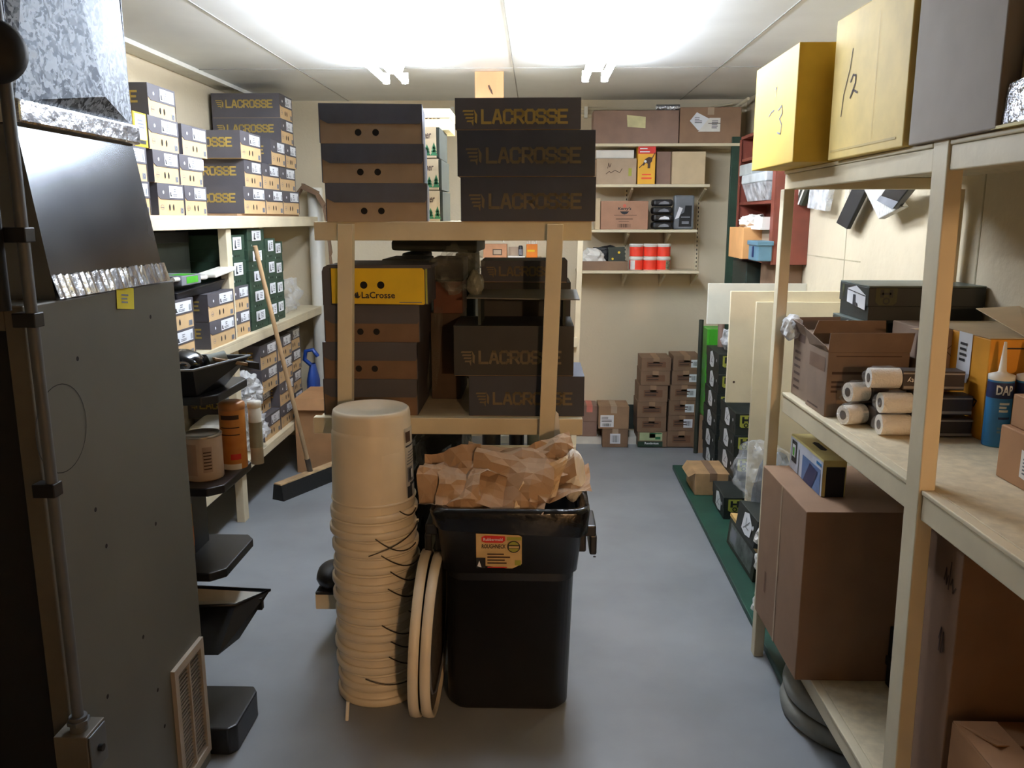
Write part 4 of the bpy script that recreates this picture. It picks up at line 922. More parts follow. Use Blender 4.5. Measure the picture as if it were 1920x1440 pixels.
shelf_carton('brown carton with a dark bowl-shaped logo on the third back shelf', 1127, 1216, 377, zS3, m=mat('logo_card',(168,126,100),.75,var=.05), deco=kirk)
shelf_carton('sliver of a pale carton beside the logo carton on the third back shelf', 1117, 1126, 372, zS3, m=beige, depth=.15)
for k in range(4):
    y = 430-14.2*k; p = atY(1224,y,YS); q = atY(1262,y-13.6,YS)
    t = thing('glove_pack', '%s black plastic-wrapped pack in the stack beside the logo carton' % ('lowest','second','third','topmost')[k], 'packet', ((p.x+q.x)/2+.004*(k%2),YS+.07,p.z+.001), 0, 'stacked black packs on the back shelf')
    w = (q.x-p.x)/2; hh = q.z-p.z
    m = MB(); m.box(-w,-.07,.001,w,.07,hh-.001,bplas); m.build('body', t, bevel=hh*.32)
    m = MB(); d = Dec(m,(-w,-.075,0),(1,0,0),(0,0,1)); d.poly([(w*.5,hh*.3),(w*1.6,hh*.3),(w*1.5,hh*.62),(w*1.1,hh*.75),(w*.7,hh*.6)],white if k==1 else inkg); m.build('print', t)
t = thing('boot_pack', 'upright clear pack with dark boots printed beside the stacked black packs', 'packet', (atY(1284,400,YS).x,YS+.06,zS3+.001))
w = (atY(1303,400,YS).x-atY(1265,400,YS).x)/2; hh = atY(1284,366,YS).z-zS3
m = MB(); m.box(-w,-.03,0,w,.04,hh,mat('pack_grey',(112,118,124),.3)); m.build('body', t, bevel=.012)
m = MB(); d = Dec(m,(-w,-.03,0),(1,0,0),(0,0,1)); d.poly([(w*.5,hh*.08),(w*1.75,hh*.08),(w*1.75,hh*.7),(w*1.1,hh*.7),(w*1.0,hh*.5),(w*.55,hh*.42)],bmat); d.poly([(w*.1,hh*.3),(w*.5,hh*.34),(w*.85,hh*.62),(w*.5,hh*.66)],white,2); d.rect(w*.7,hh*.34,w*1.6,hh*.38,inkg,2); d.rect(w*.8,hh*.16,w*1.5,hh*.24,inkg,2); m.build('print', t)
# lowest shelf
pa, pb = atY(1090,490,YS), atY(1177,490,YS)
t = thing('carton_tray', 'cut-down brown carton of odds and ends on the lowest back shelf', 'tray', ((pa.x+pb.x)/2,YS+.09,zS4+.0005)); w = (pb.x-pa.x)/2; hh = pa.z-zS4
m = MB(); m.box(-w,-.09,0,w,.09,.004,kraftd); m.box(-w,-.09,.004,w,-.086,hh,kraftd); m.box(-w,.086,.004,w,.09,hh,kraftd); m.box(-w,-.086,.004,-w+.004,.086,hh,kraftd); m.box(w-.004,-.086,.004,w,.086,hh,kraftd); m.build('tray', t)
m = lump((atY(1113,480,YS).x,YS+.08,zS4+.085),(.085,.06,.07),papw,3,3,.4,2.2); tag(m.build('white_bundle'),'bunched white packaging in the cut-down carton','packaging')
m = lump((atY(1135,478,YS).x,YS+.12,zS4+.10),(.10,.04,.07),bmat,5,3,.4,2.); tag(m.build('black_bundle'),'black bundle behind the white packaging in the cut-down carton','bundle')
m = MB(); z0 = zS4+.05; xx = atY(1158,480,YS).x; m.hexa([(xx-.06,YS+.05,z0),(xx+.06,YS+.05,z0),(xx+.06,YS+.07,z0),(xx-.06,YS+.07,z0),(xx-.06,YS+.06,z0+.11),(xx+.055,YS+.06,z0+.115),(xx+.055,YS+.08,z0+.115),(xx-.06,YS+.08,z0+.11)],olive)
d = Dec(m,(xx-.06,YS+.052,z0),(1,0,0),(0,.09,1)); d.poly([(.0,.075),(.03,.105),(.10,.03),(.085,.015),(.04,.04)],mat('gold_card',(206,180,104),.5)); d.disc(.075,.075,.009,yel,2); d.disc(.03,.03,.008,yel,2); tag(m.build('hang_card'),'black and gold packet standing in the cut-down carton','packet')
def tub(i, r, x, dim=False):
    t = thing('tub', ('lower','upper')[r]+(' red tub nearest the cut-down carton',' middle red tub of three',' red tub at the open end of the row')[i]+' on the lowest back shelf','tub',(x,YS+.055,zS4+.0005+r*.0935),0,'red tubs on the lowest back shelf')
    inst(t,'tub',lambda:[('body',MB().lathe([(0,0),(.044,0),(.046,.003),(.048,.076),(.046,.078)],whitet,n=30).mesh('body'),0),('label',MB().lathe([(.0478,.006),(.049,.072)],redor,n=30).mesh('label'),0),('lid',MB().lathe([(.0485,.074),(.051,.076),(.051,.09),(.048,.093),(0,.093)],whitet,n=30).mesh('lid'),0)])
    if r == 0 and i != 1:
        s = 1 if i == 2 else -1
        m = MB(); A = [-1.6+s*.25+s*.2*q for q in range(5)]
        m.add([(.0496*math.cos(a),.0496*math.sin(a),z) for z in (.008,.07) for a in A],[(q,q+1,q+6,q+5) if s>0 else (q+1,q,q+5,q+6) for q in range(4)],papw if i==0 else mat('tub_print',(150,150,120),.5,var=.4,scale=60)); m.build('print', t)
for i, px_ in enumerate((1193,1219,1244)):
    for r in range(2): tub(i, r, atY(px_,480,YS+.055).x)
# shelf seen through the rack
zg = zS5+.0005
def gx(x): return atY(x, 470, YS).x
shelf_carton('small tan carton on the short back shelf seen through the rack', 906, 950, 458, zS5, m=mat('glimpsed_card',(196,140,100),.7), tape=None, depth=.15, deco=lambda f,s,w,d,h: (f.rect(w*.4,h*.2,w*.8,h*.65,ink), f.rect(w*.44,h*.27,w*.76,h*.58,kraftl,2)))
m = MB(); m.tube([(gx(902),YS+.06,zg+.125),(gx(940),YS+.06,zg+.125),(gx(943),YS+.06,zg+.12),(gx(944),YS+.06,zg+.105)],.006,whitet); tag(m.build('white_rod'),'thin white rod above the small tan carton, seen through the rack','rod')
t = thing('flashlight', 'small black canister on the short back shelf seen through the rack','canister',(gx(976),YS+.05,zg)); m = MB(); m.lathe([(0,0),(.014,0),(.017,.05),(.017,.075),(.012,.085),(0,.086)],bplas,n=18); m.build('body', t); m = MB(); m.lathe([(.0175,.02),(.0178,.06)],inkg,n=18); m.build('label', t)
m = MB(); m.box(gx(952),YS+.03,zg,gx(984),YS+.1,zg+.012,papw); m.box(gx(953),YS+.08,zg+.012,gx(971),YS+.1,zg+.075,kraftl); tag(m.build('paper_stack'),'papers between the tan carton and the black canister, seen through the rack','paper')
t = thing('orange_basket', 'orange basket of tools on the short back shelf seen through the rack','basket',(gx(996),YS+.06,zg)); m = MB(); m.box(-.035,-.04,0,.045,.04,.095,orange); Dec(m,(-.035,-.04,0),(1,0,0),(0,0,1)).rect(.008,.042,.06,.056,yel); m.build('body', t, bevel=.004)
m = MB()
for k in range(6): m.cyl((-.025+.012*k,.01*(k%3-1),.09),(-.027+.0125*k,.01*(k%3-1),.112+.006*(k%2)),.004,whitet,n=8)
m.build('tools', t)

# ------------------------------------------------------------------ cartons on the floor at the back
YFl = 5.93
def fx(x): return atY(x, 800, YFl).x
def fz(y): return max(0., atY(1250, y, YFl).z)
lvl = [838,810,783,754,723,696,672]
lt = ['bottom','second','third','fourth','fifth','top']
def band(seed, green=False):
    def f(fr,s,w,d,h):
        if green: fr.rect(w*.06,h*.42,w*.84,h*.95,mat('green_label',(176,190,146),.6),1); fr.rect(w*.6,h*.5,w*.78,h*.68,forest,2); fr.rect(w*.42,h*.86,w*.82,h*.93,forest,2); fr.rect(0,h*.0,w*.86,h*.36,dgreen,1); fr.text('Remington',w*.24,h*.12,w*.48,h*.2,white,2,0,.03)
        else: fr.rect(w*.18,h*.28,w*.82,h*.72,mat('carton_print',(112,78,54),.8),1); fr.lines(w*.22,h*.34,w*.55,h*.32,2,ink,2,seed)
    return f
for r in range(6):
    o = [.008,.0,-.002,.004,.016,.02][r]
    carton('cardboard_box', '%s brown carton in the shorter back-wall floor stack%s' % (lt[r], ', green printed label' if r==0 else ''), fx(1197)+o-.01, YFl+.004*(r%2), fz(lvl[r])+.0005, fx(1249)+o, YFl+.24, fz(lvl[r+1]), m=kraftd, group='brown cartons on the floor by the back wall', tape=kraft, deco=band(r, r==0), bevel=.002)
lv2 = [838,808,779,751,722,695,668]
for r in range(6):
    o = [-.0,.002,.004,.010,.018,.024][r]
    lab = (lambda rr_: (lambda f,s,w,d,h: (f.rect(w*.52+.005*rr_,h*.22,w*.84+.005*rr_,h*.76,white), f.bars(w*.58+.005*rr_,h*.34,w*.2,h*.3,inkg,2))))(r) if r else None
    carton('cardboard_box', '%s brown carton in the taller back-wall floor stack%s' % (lt[r], ', white barcode label' if r else ', no white label'), fx(1252)+o, YFl+.003*(r%2), fz(lv2[r])+.0005, fx(1305)+o*.6, YFl+.24, fz(lv2[r+1]), m=kraftd, group='brown cartons on the floor by the back wall', tape=kraft, deco=band(r+9), lab=lab, bevel=.002)
lbl = lambda f,s,w,d,h: (f.rect(w*.06,h*.08,w*.5,h*.62,white), f.lines(w*.1,h*.3,w*.34,h*.26,4,inkg,2,2), f.bars(w*.12,h*.12,w*.3,h*.13,inkd,2))
lbl2 = lambda f,s,w,d,h: (f.rect(w*.3,h*.2,w*.7,h*.75,white), f.bars(w*.36,h*.28,w*.28,h*.38,inkg,2))
carton('cardboard_box','small brown carton on the floor under the white-labelled one, back wall',fx(1130),YFl,.0005,fx(1178),YFl+.22,fz(805),m=kraftd,lab=lbl2)
carton('cardboard_box','brown carton with a big white shipping label on the small floor pile',fx(1122),YFl,fz(805)+.0005,fx(1179),YFl+.22,fz(763),m=kraft,lab=lbl)
carton('cardboard_box','low brown carton on the white ledge behind the rack post',fx(1045),YB-.19,.0555,fx(1092),YB-.01,.17,m=kraftd,tape=None)
carton('cardboard_box','grey-brown carton on the white ledge beside the labelled pile',fx(1092),YB-.195,.0555,fx(1121),YB-.01,.17,m=mauve,tape=None)
carton('cardboard_box','pinkish-topped carton on the grey-brown one beside the labelled pile',fx(1092),YB-.195,.1705,fx(1121),YB-.01,.29,m=mauve,tape=mat('pink_tape',(206,120,104),.6))

# ================================================================== RIGHT BACK: RED CABINET
XC = 1.30
t = thing('wall_cabinet', 'red-brown open wall cabinet in the back corner above the cream boards', 'cabinet', (XC,5.0,1.40))
L0, L1, zh = 4.66-5.0, 5.52-5.0, .74
for q in (L0, L1-.02): m = MB(); m.box(0,q,0,XR-XC-.001,q+.02,zh,redcab); m.build('side_panel', t, bevel=.002)
m = MB(); m.box(XR-XC-.012,L0+.02,0,XR-XC-.001,L1-.02,zh,redcab); m.build('back_panel', t)
for z in (.0,.335,.60): m = MB(); m.box(.004,L0+.02,z,XR-XC-.012,L1-.02,z+.018,redcab); m.build('shelf', t)
m = MB(); m.box(0,L0,zh,XR-XC-.001,L1,zh+.018,redcab); m.build('top', t)
for q, e in ((L0,.06),(L1-.03,.03)): m = MB(); m.box(-.008,q,.0,-.0005,q+e,zh,redcab); m.build('face_frame', t)
t = thing('storage_tote', 'clear plastic tote with a white lid in the red cabinet', 'bin', (1.345,5.02,1.7535))
m = MB(); m.hexa([(-.05,-.24,0),(.085,-.24,0),(.085,.24,0),(-.05,.24,0),(-.08,-.27,.10),(.10,-.27,.10),(.10,.27,.10),(-.08,.27,.10)],milky); m.build('body', t)
m = MB(); m.box(-.085,-.275,.1005,.105,.275,.155,mat('tote_lid',(206,212,214),.35)); m.build('lid', t, bevel=.008)
m = lump((.01,0,.045),(.06,.2,.04),kraftd,4,3,.3,2.); m.build('contents', t)
m = MB(); m.box(1.27,5.1,1.909,1.40,5.4,1.975,mat('tote_grey',(186,192,190),.5)); tag(m.build('plastic_box', bevel=.004),'small pale box stacked on the clear tote in the red cabinet','box')
t = carton('cardboard_box','open orange-tan carton jutting out of the red cabinet',1.20,4.93,1.4195,1.44,5.28,1.60,m=mat('orange_tan_card',(222,164,104),.7,var=.04),tape=None)
m = lump((1.29,5.06,1.63),(.08,.12,.045),papw,5,3,.45,2.6); tag(m.build('white_paper'),'crumpled white paper spilling from the orange-tan carton','paper')
m = MB(); m.box(1.25,4.72,1.601,1.42,4.90,1.66,papw); m.box(1.24,4.72,1.59,1.43,4.92,1.6005,papw)
m.box(1.30,4.74,1.4195,1.42,4.9,1.59,kraftl); tag(m.build('white_box'),'white-topped box at the near end of the red cabinet shelf','box')
t = thing('plastic_bin', 'pale blue plastic bin at the front edge of the red cabinet', 'bin', (1.245,4.75,1.4195)); m = MB(); m.box(-.03,-.1,0,.05,.1,.10,lblue); m.build('body', t, bevel=.006); m = MB(); m.box(-.038,-.108,.085,.055,.108,.11,lblue); m.build('lid', t, bevel=.004)
m = MB(); m.box(-.036,-.02,.02,-.0305,.0,.08,navy); m.build('clip', t)
m = MB(); m.box(1.34,5.95,0,1.43,5.98,2.20,dgreen); tag(m.build('tall_board', bevel=.003),'tall dark green panel in the corner behind the red cabinet','panel')
m = MB(); m.box(1.27,5.10,1.18,1.489,5.45,1.395,mat('green_bin',(32,46,40),.5)); tag(m.build('green_bin', bevel=.006),'dark green bin hanging just below the red cabinet','bin')
m = MB(); m.box(1.33,4.72,1.27,1.489,5.0,1.398,kraftd); tag(m.build('brown_block', bevel=.004),'brown block under the near end of the red cabinet','box')

# ================================================================== RIGHT: PLATFORM, BOARDS, DARK BOXES
m = MB(); m.slab([(.89,2.60,0),(XR,2.60,0),(XR,5.40,0),(.925,5.40,0)],(0,0,.03),plank); tag(m.build('floor_platform', bevel=.004),'long low dark green painted board on the floor under the right shelf','board')
def h_parts(w=.25, L=.40, h=.13):
    b = MB(); b.box(-w/2+.003,.003,0,w/2-.003,L-.003,h-.004,hgreen)
    l = MB(); l.box(-w/2,0,h*.5,w/2,L,h,hgreen)
    d = Dec(l,(-w/2,0,0),(1,0,0),(0,0,1)); d.rect(w*.1,h*.88,w*.9,h*.9,olive)
    e = MB(); d = Dec(e,(-w/2,0,0),(1,0,0),(0,0,1),.0016); x = w*.10
    d.poly([(x,h*.42),(x+.012,h*.36),(x+.06,h*.36),(x+.072,h*.42),(x+.072,h*.92),(x,h*.92)],limey)
    for q in (.012,.046): d.rect(x+q,h*.56,x+q+.013,h*.86,hgreen,2)
    d.rect(x+.02,h*.67,x+.05,h*.75,hgreen,2); d.ring(x+.036,h*.47,.013,.006,hgreen,2,12)
    s = MB(); d = Dec(s,(-w/2,L,0),(0,-1,0),(0,0,1),.0016); a = L*.34
    d.poly([(a,h*.22),(a+.06,h*.12),(a+.125,h*.2),(a+.135,h*.62),(a+.07,h*.95),(a+.01,h*.84)],white); d.stroke([(a+.03,h*.3),(a+.1,h*.7)],.004,inkg,2); d.stroke([(a+.05,h*.7),(a+.06,h*.4),(a+.1,h*.4)],.004,inkg,2); d.disc(L*.86,h*.62,.010,white,1); d.rect(L*.9,h*.15,L*.94,h*.4,olive)
    return [('base',b.mesh('base'),0),('lid',l.mesh('lid'),.002),('emblem',e.mesh('emblem'),0),('sticker',s.mesh('sticker'),0)]
def hbox(label, x, y, z, rz=0., w=.25, L=.40, h=.13):
    t = thing('boot_box', label, 'shoe box', (x+w/2,y,z), rz+math.radians(rnd.uniform(-.7,.7)), 'black-green boot boxes with pale hexagonal stickers')
    inst(t, ('h',w,L,h), lambda: h_parts(w,L,h)); return t
for r in range(4): hbox('%s black-green boot box in the stack right behind the single one, green platform' % ('bottom','second','third','top')[r], 1.15+.003*(r%2), 4.685, .0305+r*.1305)
for r in range(6): hbox('%s black-green boot box in the far taller stack on the green platform' % ('bottom','second','third','fourth','fifth','top')[r], 1.155+.004*((r+1)%2), 5.20, .0305+r*.1305)
hbox('single black-green boot box standing out in front on the green platform', 1.035, 4.365, .0305, w=.24, L=.30, h=.125)
t = carton('cardboard_box','small tan carton with a torn flap on the far end of the green platform',.955,4.77,.0305,1.17,5.05,.165,m=mat('flap_card',(176,140,98),.75),tape=kraftd)
m = MB(); m.slab([(-.1075,-.14,.135),(-.1075,.14,.135),(-.145,.10,.10),(-.142,-.10,.098)],(0,0,.003),MATS['flap_card']); m.build('flap', t)
m = MB(); m.box(.953,4.63,1.075,XR-.001,4.65,1.30,mat('pale_grey_board',(206,204,190),.6,var=.04)); tag(m.build('panel_board', bevel=.002),'pale grey board fixed out from the right wall under the red cabinet','board')
m = MB(); m.box(.948,4.0705,.752,XR-.001,4.09,1.305,paint); Dec(m,(.948,4.0705,.752),(1,0,0),(0,0,1)).disc(.035,.105,.006,ink); tag(m.build('panel_board', bevel=.002),'shorter cream board fixed behind the near one, above the black-green boxes','board')
m = MB(); m.box(1.068,4.05,.0305,1.472,4.07,1.255,paint); tag(m.build('panel_board', bevel=.002),'cream board nearest the right shelf, reaching down to the platform','board')
t = thing('display_rack', 'bright green plastic frame standing behind the far black-green stack', 'frame', (1.19,5.75,.28))
m = MB(); m.box(0,0,0,.02,.2,.62,lime); m.box(.02,.0,.0,.12,.014,.62,lime); m.box(.02,.014,.0,.12,.2,.014,lime); m.box(.02,.014,.606,.12,.2,.62,lime); m.build('frame', t, bevel=.003)
m = MB(); m.box(-.03,.05,-.28,.09,.19,-.0005,kraft); m.build('foot', t)
m = MB(); m.cyl((1.155,5.80,0),(1.155,5.80,.96),.016,olive); tag(m.build('dark_pole'),'dark thin pole beside the bright green frame','pole')
m = lump((1.26,5.36,.88),(.06,.12,.07),milky,7,3,.3,2.,flat=.8145); tag(m.build('plastic_bag'),'grey plastic-wrapped parcel on the far black-green boot boxes','parcel')
m = MB(); m.cyl((1.235,5.52,.815),(1.23,5.52,1.04),.022,mauve); m.cyl((1.23,5.52,1.04),(1.23,5.52,1.05),.015,inkd); tag(m.build('can'),'tall brownish can behind the wrapped parcel on the far stack','can')
# plastic-wrapped goods on the platform
t = thing('wrapped_goods', 'large clear plastic bag of grey goods on the platform beside the big carton', 'bag', (1.08,3.74,.0305))
m = lump((-.02,0,.46),(.13,.16,.15),clear,3,4,.25,1.8); m.build('bag', t)
m = lump((.06,.02,.27),(.12,.13,.27),mat('grey_goods',(112,116,120),.6,var=.2),8,3,.25,1.8,flat=.0); m.build('contents', t)
t = thing('picture_box', 'dark flat display box with a pale wooden edge leaning on the platform', 'box', (.985,3.80,.0315), (0,math.radians(6),math.radians(1)))
m = MB(); m.box(.0,-.24,0,.05,.24,.14,olive); d = Dec(m,(0,.24,0),(0,-1,0),(0,0,1)); d.rect(.04,.02,.44,.12,mat('print_grey',(86,92,88),.4,var=.4,scale=20)); d.rect(.06,.035,.16,.105,inkg,2); m.build('body', t, bevel=.002)
m = MB(); m.box(-.002,-.242,.1405,.052,.242,.157,mat('box_edge',(206,168,104),.6)); m.build('edge', t)
t = hbox('tilted black-green boot box with a white edge under the clear bag', 1.06, 3.40, .28, 0, w=.2, L=.28, h=.12); t.rotation_euler = (0,math.radians(8),math.radians(2)); t.location = (1.02,3.34,.27)
for i, (qx, qy, qd) in enumerate(((1440,968,3.30),(1438,1012,3.26),(1440,1062,3.22),(1434,1098,3.20))):
    c = atY(qx,qy,qd); c.z = (.345,.25,.155,.083)[i]; m = lump((c.x+.01,c.y,c.z),(.055,.06,.055),mat('foam_wrap',(230,228,222),.5,bump=.8,bscale=60),i+20,3,.35,2.4); o = m.build('foam_wrap')
    tag(o, '%s white plastic-wrapped bundle between the platform goods and the big carton' % ('topmost','second from top','third from top','lowest')[i], 'bundle', 'white wrapped bundles on the platform')
# ================================================================== RIGHT RACK: TOP SHELF
ZR = 1.8175
t = carton('cardboard_box','bright yellow carton overhanging the far end of the top right shelf',.772,2.615,ZR,1.12,3.10,ZR+.342,m=yelc,tape=None,
  deco=lambda f,s,w,d,h: (s.stroke([(d*.52,h*.70),(d*.56,h*.72),(d*.54,h*.64)],.004,inkg), s.stroke([(d*.40,h*.48),(d*.46,h*.51),(d*.52,h*.52)],.005,inkg), s.stroke([(d*.62,h*.5),(d*.7,h*.53),(d*.72,h*.46),(d*.66,h*.42),(d*.72,h*.36),(d*.70,h*.28),(d*.63,h*.3)],.005,inkg)))
t = carton('cardboard_box','pale yellow carton with a handwritten fraction on the top right shelf',.862,2.075,ZR,1.25,2.56,ZR+.385,m=yelc2,tape=None, rz=math.radians(1.2),
  deco=lambda f,s,w,d,h: (s.stroke([(d*.17,h*.30),(d*.19,h*.45),(d*.26,h*.62),(d*.28,h*.74)],.004,ink), s.stroke([(d*.28,h*.52),(d*.31,h*.56),(d*.35,h*.55),(d*.35,h*.50),(d*.29,h*.41),(d*.33,h*.455),(d*.385,h*.43)],.006,ink), s.rect(d*.62,h*.05,d*.623,h*.9,mat('crease',(196,168,92),.6)), s.rect(d*.04,h*.055,d*.92,h*.07,MATS['crease'])))
m = MB(); m.slab([(-.2,-.2,.383),(.16,-.2,.383),(.16,-.26,.43),(-.15,-.25,.42)],(0,0,.003),yelc2); m.build('flap', t)
greyc = mat('grey_card',(150,138,126),.75,var=.03)
carton('cardboard_box','tall plain grey-brown carton in the middle of the top right shelf',.872,1.672,ZR,1.36,2.05,ZC-.02,m=greyc,tape=None)
t = carton('cardboard_box','buff carton with red lettering behind the shiny bubble pack',.905,1.22,ZR,1.36,1.665,ZC-.03,m=mat('buff_card',(206,182,136),.7),tape=None,
  lab=lambda f,s,w,d,h: (s.rect(d*.16,h*.24,d*1.0,h,mat('faded_print',(178,174,168),.6)), s.text('Pu',d*.24,h*.46,d*.22,h*.16,mat('faded_red',(176,120,112),.6),2,0,.02)))
t = thing('bubble_pack', 'shiny silver bubble-wrapped packet at the edge of the top right shelf', 'packet', (.885,1.50,ZR+.006))
m = MB(); m.hexa([(-.004,-.25,0),(.016,-.25,0),(.016,.178,0),(-.004,.178,0),(.0,-.25,.115),(.014,-.25,.115),(.014,.165,.075),(.0,.165,.075)],silver); o = m.build('pack', t, bevel=.003)
m = MB(); m.tube([(.004,.05,.10),(.004,.02,.125),(.004,-.03,.128)],.006,bplas); m.build('loop', t)
m = MB(); m.box(-.012,-.27,-.006,.019,.19,-.0005,pcream); m.build('backing', t)

# hanging packages behind the top rail (on hooks in the right wall)
def hang(name, label, cat, a, b, c, d, mm, Xh=1.42, th=.03, extra=None):
    t = thing(name, label, cat, (Xh,a.y,a.z))
    m = MB(); P = [Vector((Xh,p.y,p.z))-t.location for p in (a,b,c,d)]; m.slab(P,(th,0,0),mm); m.build('body', t, bevel=.004)
    if extra:
        e = MB(); extra(e, P, th); e.build('print', t)
    m = MB(); top = (P[0]+P[3])/2; m.tube([top+Vector((th*.5,0,-.01)),top+Vector((th*.5,0,.02)),Vector((XR-Xh-.001,top.y,top.z+.025))],.0025,wire); m.build('hook', t)
    return t
Xh = 1.42
pt = lambda x, y: atX(x, y, Xh)
def stripes(e, P, th):
    a,b,c,d = P
    for k in (.25,.5,.75): e.slab([a.lerp(d,k-.05)+Vector((-.001,0,0)),b.lerp(c,k-.05)+Vector((-.001,0,0)),b.lerp(c,k+.05)+Vector((-.001,0,0)),a.lerp(d,k+.05)+Vector((-.001,0,0))],(.0005,0,0),whitet)
hang('roller_pack','striped green-black packet hanging behind the far right post','packet',pt(1488,340),pt(1480,378),pt(1502,386),pt(1520,345),olive,extra=stripes)
hang('plastic_packet','crumpled clear packet hanging beside the striped one','packet',pt(1520,340),pt(1513,390),pt(1546,396),pt(1556,345),milky)
hang('packet','thin clear sleeve hanging next to the black brush','packet',pt(1588,340),pt(1582,372),pt(1592,374),pt(1603,342),clear)
hang('brush','long black brush hanging at a slant behind the top rail','brush',pt(1602,342),pt(1567,418),pt(1587,430),pt(1630,342),bmat,th=.02)
hang('packet','pale grey ribbed packet hanging behind the top rail','packet',pt(1626,350),pt(1656,411),pt(1700,388),pt(1668,345),mat('pale_pack',(204,202,196),.5,var=.2,scale=40,stretch=(1,6,1)),Xh=1.40)
hang('packet','grey-ended black packet hanging beside the near right post','packet',pt(1686,344),pt(1663,376),pt(1693,392),pt(1732,344),bplas,Xh=1.38,extra=lambda e,P,th: e.slab([P[1].lerp(P[0],.0)+Vector((-.001,0,0)),P[2]+Vector((-.001,0,0)),P[2].lerp(P[3],.3)+Vector((-.001,0,0)),P[1].lerp(P[0],.3)+Vector((-.001,0,0))],(.0005,0,0),inkg))

# ================================================================== RIGHT RACK: MIDDLE SHELF
ZK = 1.0405
kb = mat('carton_brown',(126,104,86),.8,var=.06)
def prn(f,s,w,d,h):
    for k in range(6): s.rect(d*.14,h*(.12+.11*k),d*.5,h*(.16+.11*k),ink)
    s.rect(d*.3,h*.86,d*.7,h*.98,ink)
t = carton('cardboard_box','printed brown carton at the far end of the middle right shelf',.915,2.765,ZK,1.075,2.945,ZK+.225,m=kb,tape=None,deco=prn)
m = MB(); m.slab([(-.08,-.09,.225),(-.08,.09,.225),(-.10,.09,.27),(-.105,-.09,.262)],(-.003,0,0),kb); m.slab([(-.08,.09,.225),(.08,.09,.225),(.08,.10,.27),(-.07,.10,.268)],(0,.003,0),kb); m.build('flap', t)
o = lump((.90,2.93,ZK+.235),(.035,.05,.045),MATS['milky_film'],12,3,.3,2.2).build('packing_plastic'); tag(o,'printed clear packing plastic tucked over the far carton beside the post','plastic')
def prn2(f,s,w,d,h):
    f.rect(w*.1,h*.93,w*.9,h*.945,ink); f.rect(w*.06,h*.66,w*.5,h*.70,ink); f.lines(w*.06,h*.36,w*.2,h*.22,3,ink,1,4); f.rect(w*.14,h*.2,w*.42,h*.42,MATS['kraft_card'],2); f.ring(w*.28,h*.31,.03,.008,kraftl,3,4)
    s.rect(d*.1,h*.68,d*.9,h*.9,mat('side_print',(104,76,54),.8)); s.lines(d*.12,h*.05,d*.6,h*.06,1,ink)
t = carton('cardboard_box','open brown carton with raised flaps in front of the printed one',.905,2.565,ZK,1.155,2.75,ZK+.205,m=kb,tape=None,deco=prn2)
m = MB(); w, d, h = .25, .185, .205
m.slab([(-w/2,-d/2,h),(w/2,-d/2,h),(w/2+.005,-d/2-.01,h+.062),(-w/2,-d/2-.008,h+.06)],(0,.003,0),kb); m.slab([(-w/2,d/2,h),(w/2,d/2,h),(w/2,d/2+.012,h+.075),(-w/2+.03,d/2+.012,h+.075)],(0,.003,0),kb)
m.slab([(-w/2,-d/2,h),(-w/2,d/2,h),(-w/2-.02,d/2,h+.055),(-w/2-.012,-d/2,h+.02)],(.003,0,0),kb); m.build('flap', t)
t = carton('cardboard_box','brown carton behind the near right post, white lining at its edge',1.165,2.50,ZK,1.33,2.735,ZK+.285,m=kb,tape=None,deco=lambda f,s,w,d,h:(f.ring(w*.5,h*.78,.02,.003,ink,1,4),))
m = MB(); m.slab([(-.085,-.12,.25),(-.0835,-.12,.285),(-.10,-.12,.29),(-.13,-.12,.288),(-.095,-.122,.283)],(0,-.002,0),papw); m.build('lining', t)
m = MB(); m.box(1.09,2.79,ZK,1.455,3.04,1.185,kb); tag(m.build('cardboard_box', bevel=.003),'brown carton under the two large dark green boxes','cardboard box')
def big_h(label, x, y, z, w, d, h):
    t = thing('boot_box', label, 'shoe box', (x+w/2,y,z), 0, 'large dark green boxes on the middle right shelf')
    b = MB(); b.box(-w/2+.004,.004,0,w/2-.004,d-.004,h-.004,hgreen); b.build('base', t)
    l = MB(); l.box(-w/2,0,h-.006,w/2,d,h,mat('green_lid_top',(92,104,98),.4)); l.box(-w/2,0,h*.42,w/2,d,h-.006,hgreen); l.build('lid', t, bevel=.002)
    e = MB(); dd = Dec(e,(-w/2,0,0),(1,0,0),(0,0,1)); x0 = w*.06
    dd.poly([(x0,h*.55),(x0+.012,h*.46),(x0+.058,h*.46),(x0+.07,h*.55),(x0+.07,h*.94),(x0,h*.94)],mat('dim_lime',(66,70,40),.6)); 
    for q in (.014,.044): dd.rect(x0+q,h*.68,x0+q+.012,h*.9,hgreen,2)
    dd.rect(x0+.02,h*.75,x0+.05,h*.81,hgreen,2); dd.ring(x0+.035,h*.58,.012,.005,hgreen,2,12)
    e.build('emblem', t); e = MB(); ds = Dec(e,(-w/2,d,0),(0,-1,0),(0,0,1)); ds.rect(d*.1,h*.55,d*.18,h*.93,MATS['dim_lime']); ds.rect(d*.12,h*.58,d*.16,h*.7,hgreen,2); e.build('side_emblem', t)
    s = MB(); ds = Dec(s,(-w/2,d,0),(0,-1,0),(0,0,1),.0016); ds.poly([(d*.3,h*.42),(d*.92,h*.30),(d*.92,h*.72),(d*.6,h*.94),(d*.3,h*.82)],white); ds.stroke([(d*.3,h*.80),(d*.92,h*.70)],.003,inkd,2)
    ds.poly([(d*.52,h*.36),(d*.68,h*.36),(d*.68,h*.44),(d*.6,h*.48),(d*.6,h*.68),(d*.52,h*.68)],inkd,2); s.build('sticker', t)
big_h('lower large dark green box mostly hidden behind the open cartons',1.085,2.80,1.1855,.385,.26,.128)
big_h('upper large dark green box with a boot sticker against the right wall',1.10,2.785,1.3145,.382,.265,.118)
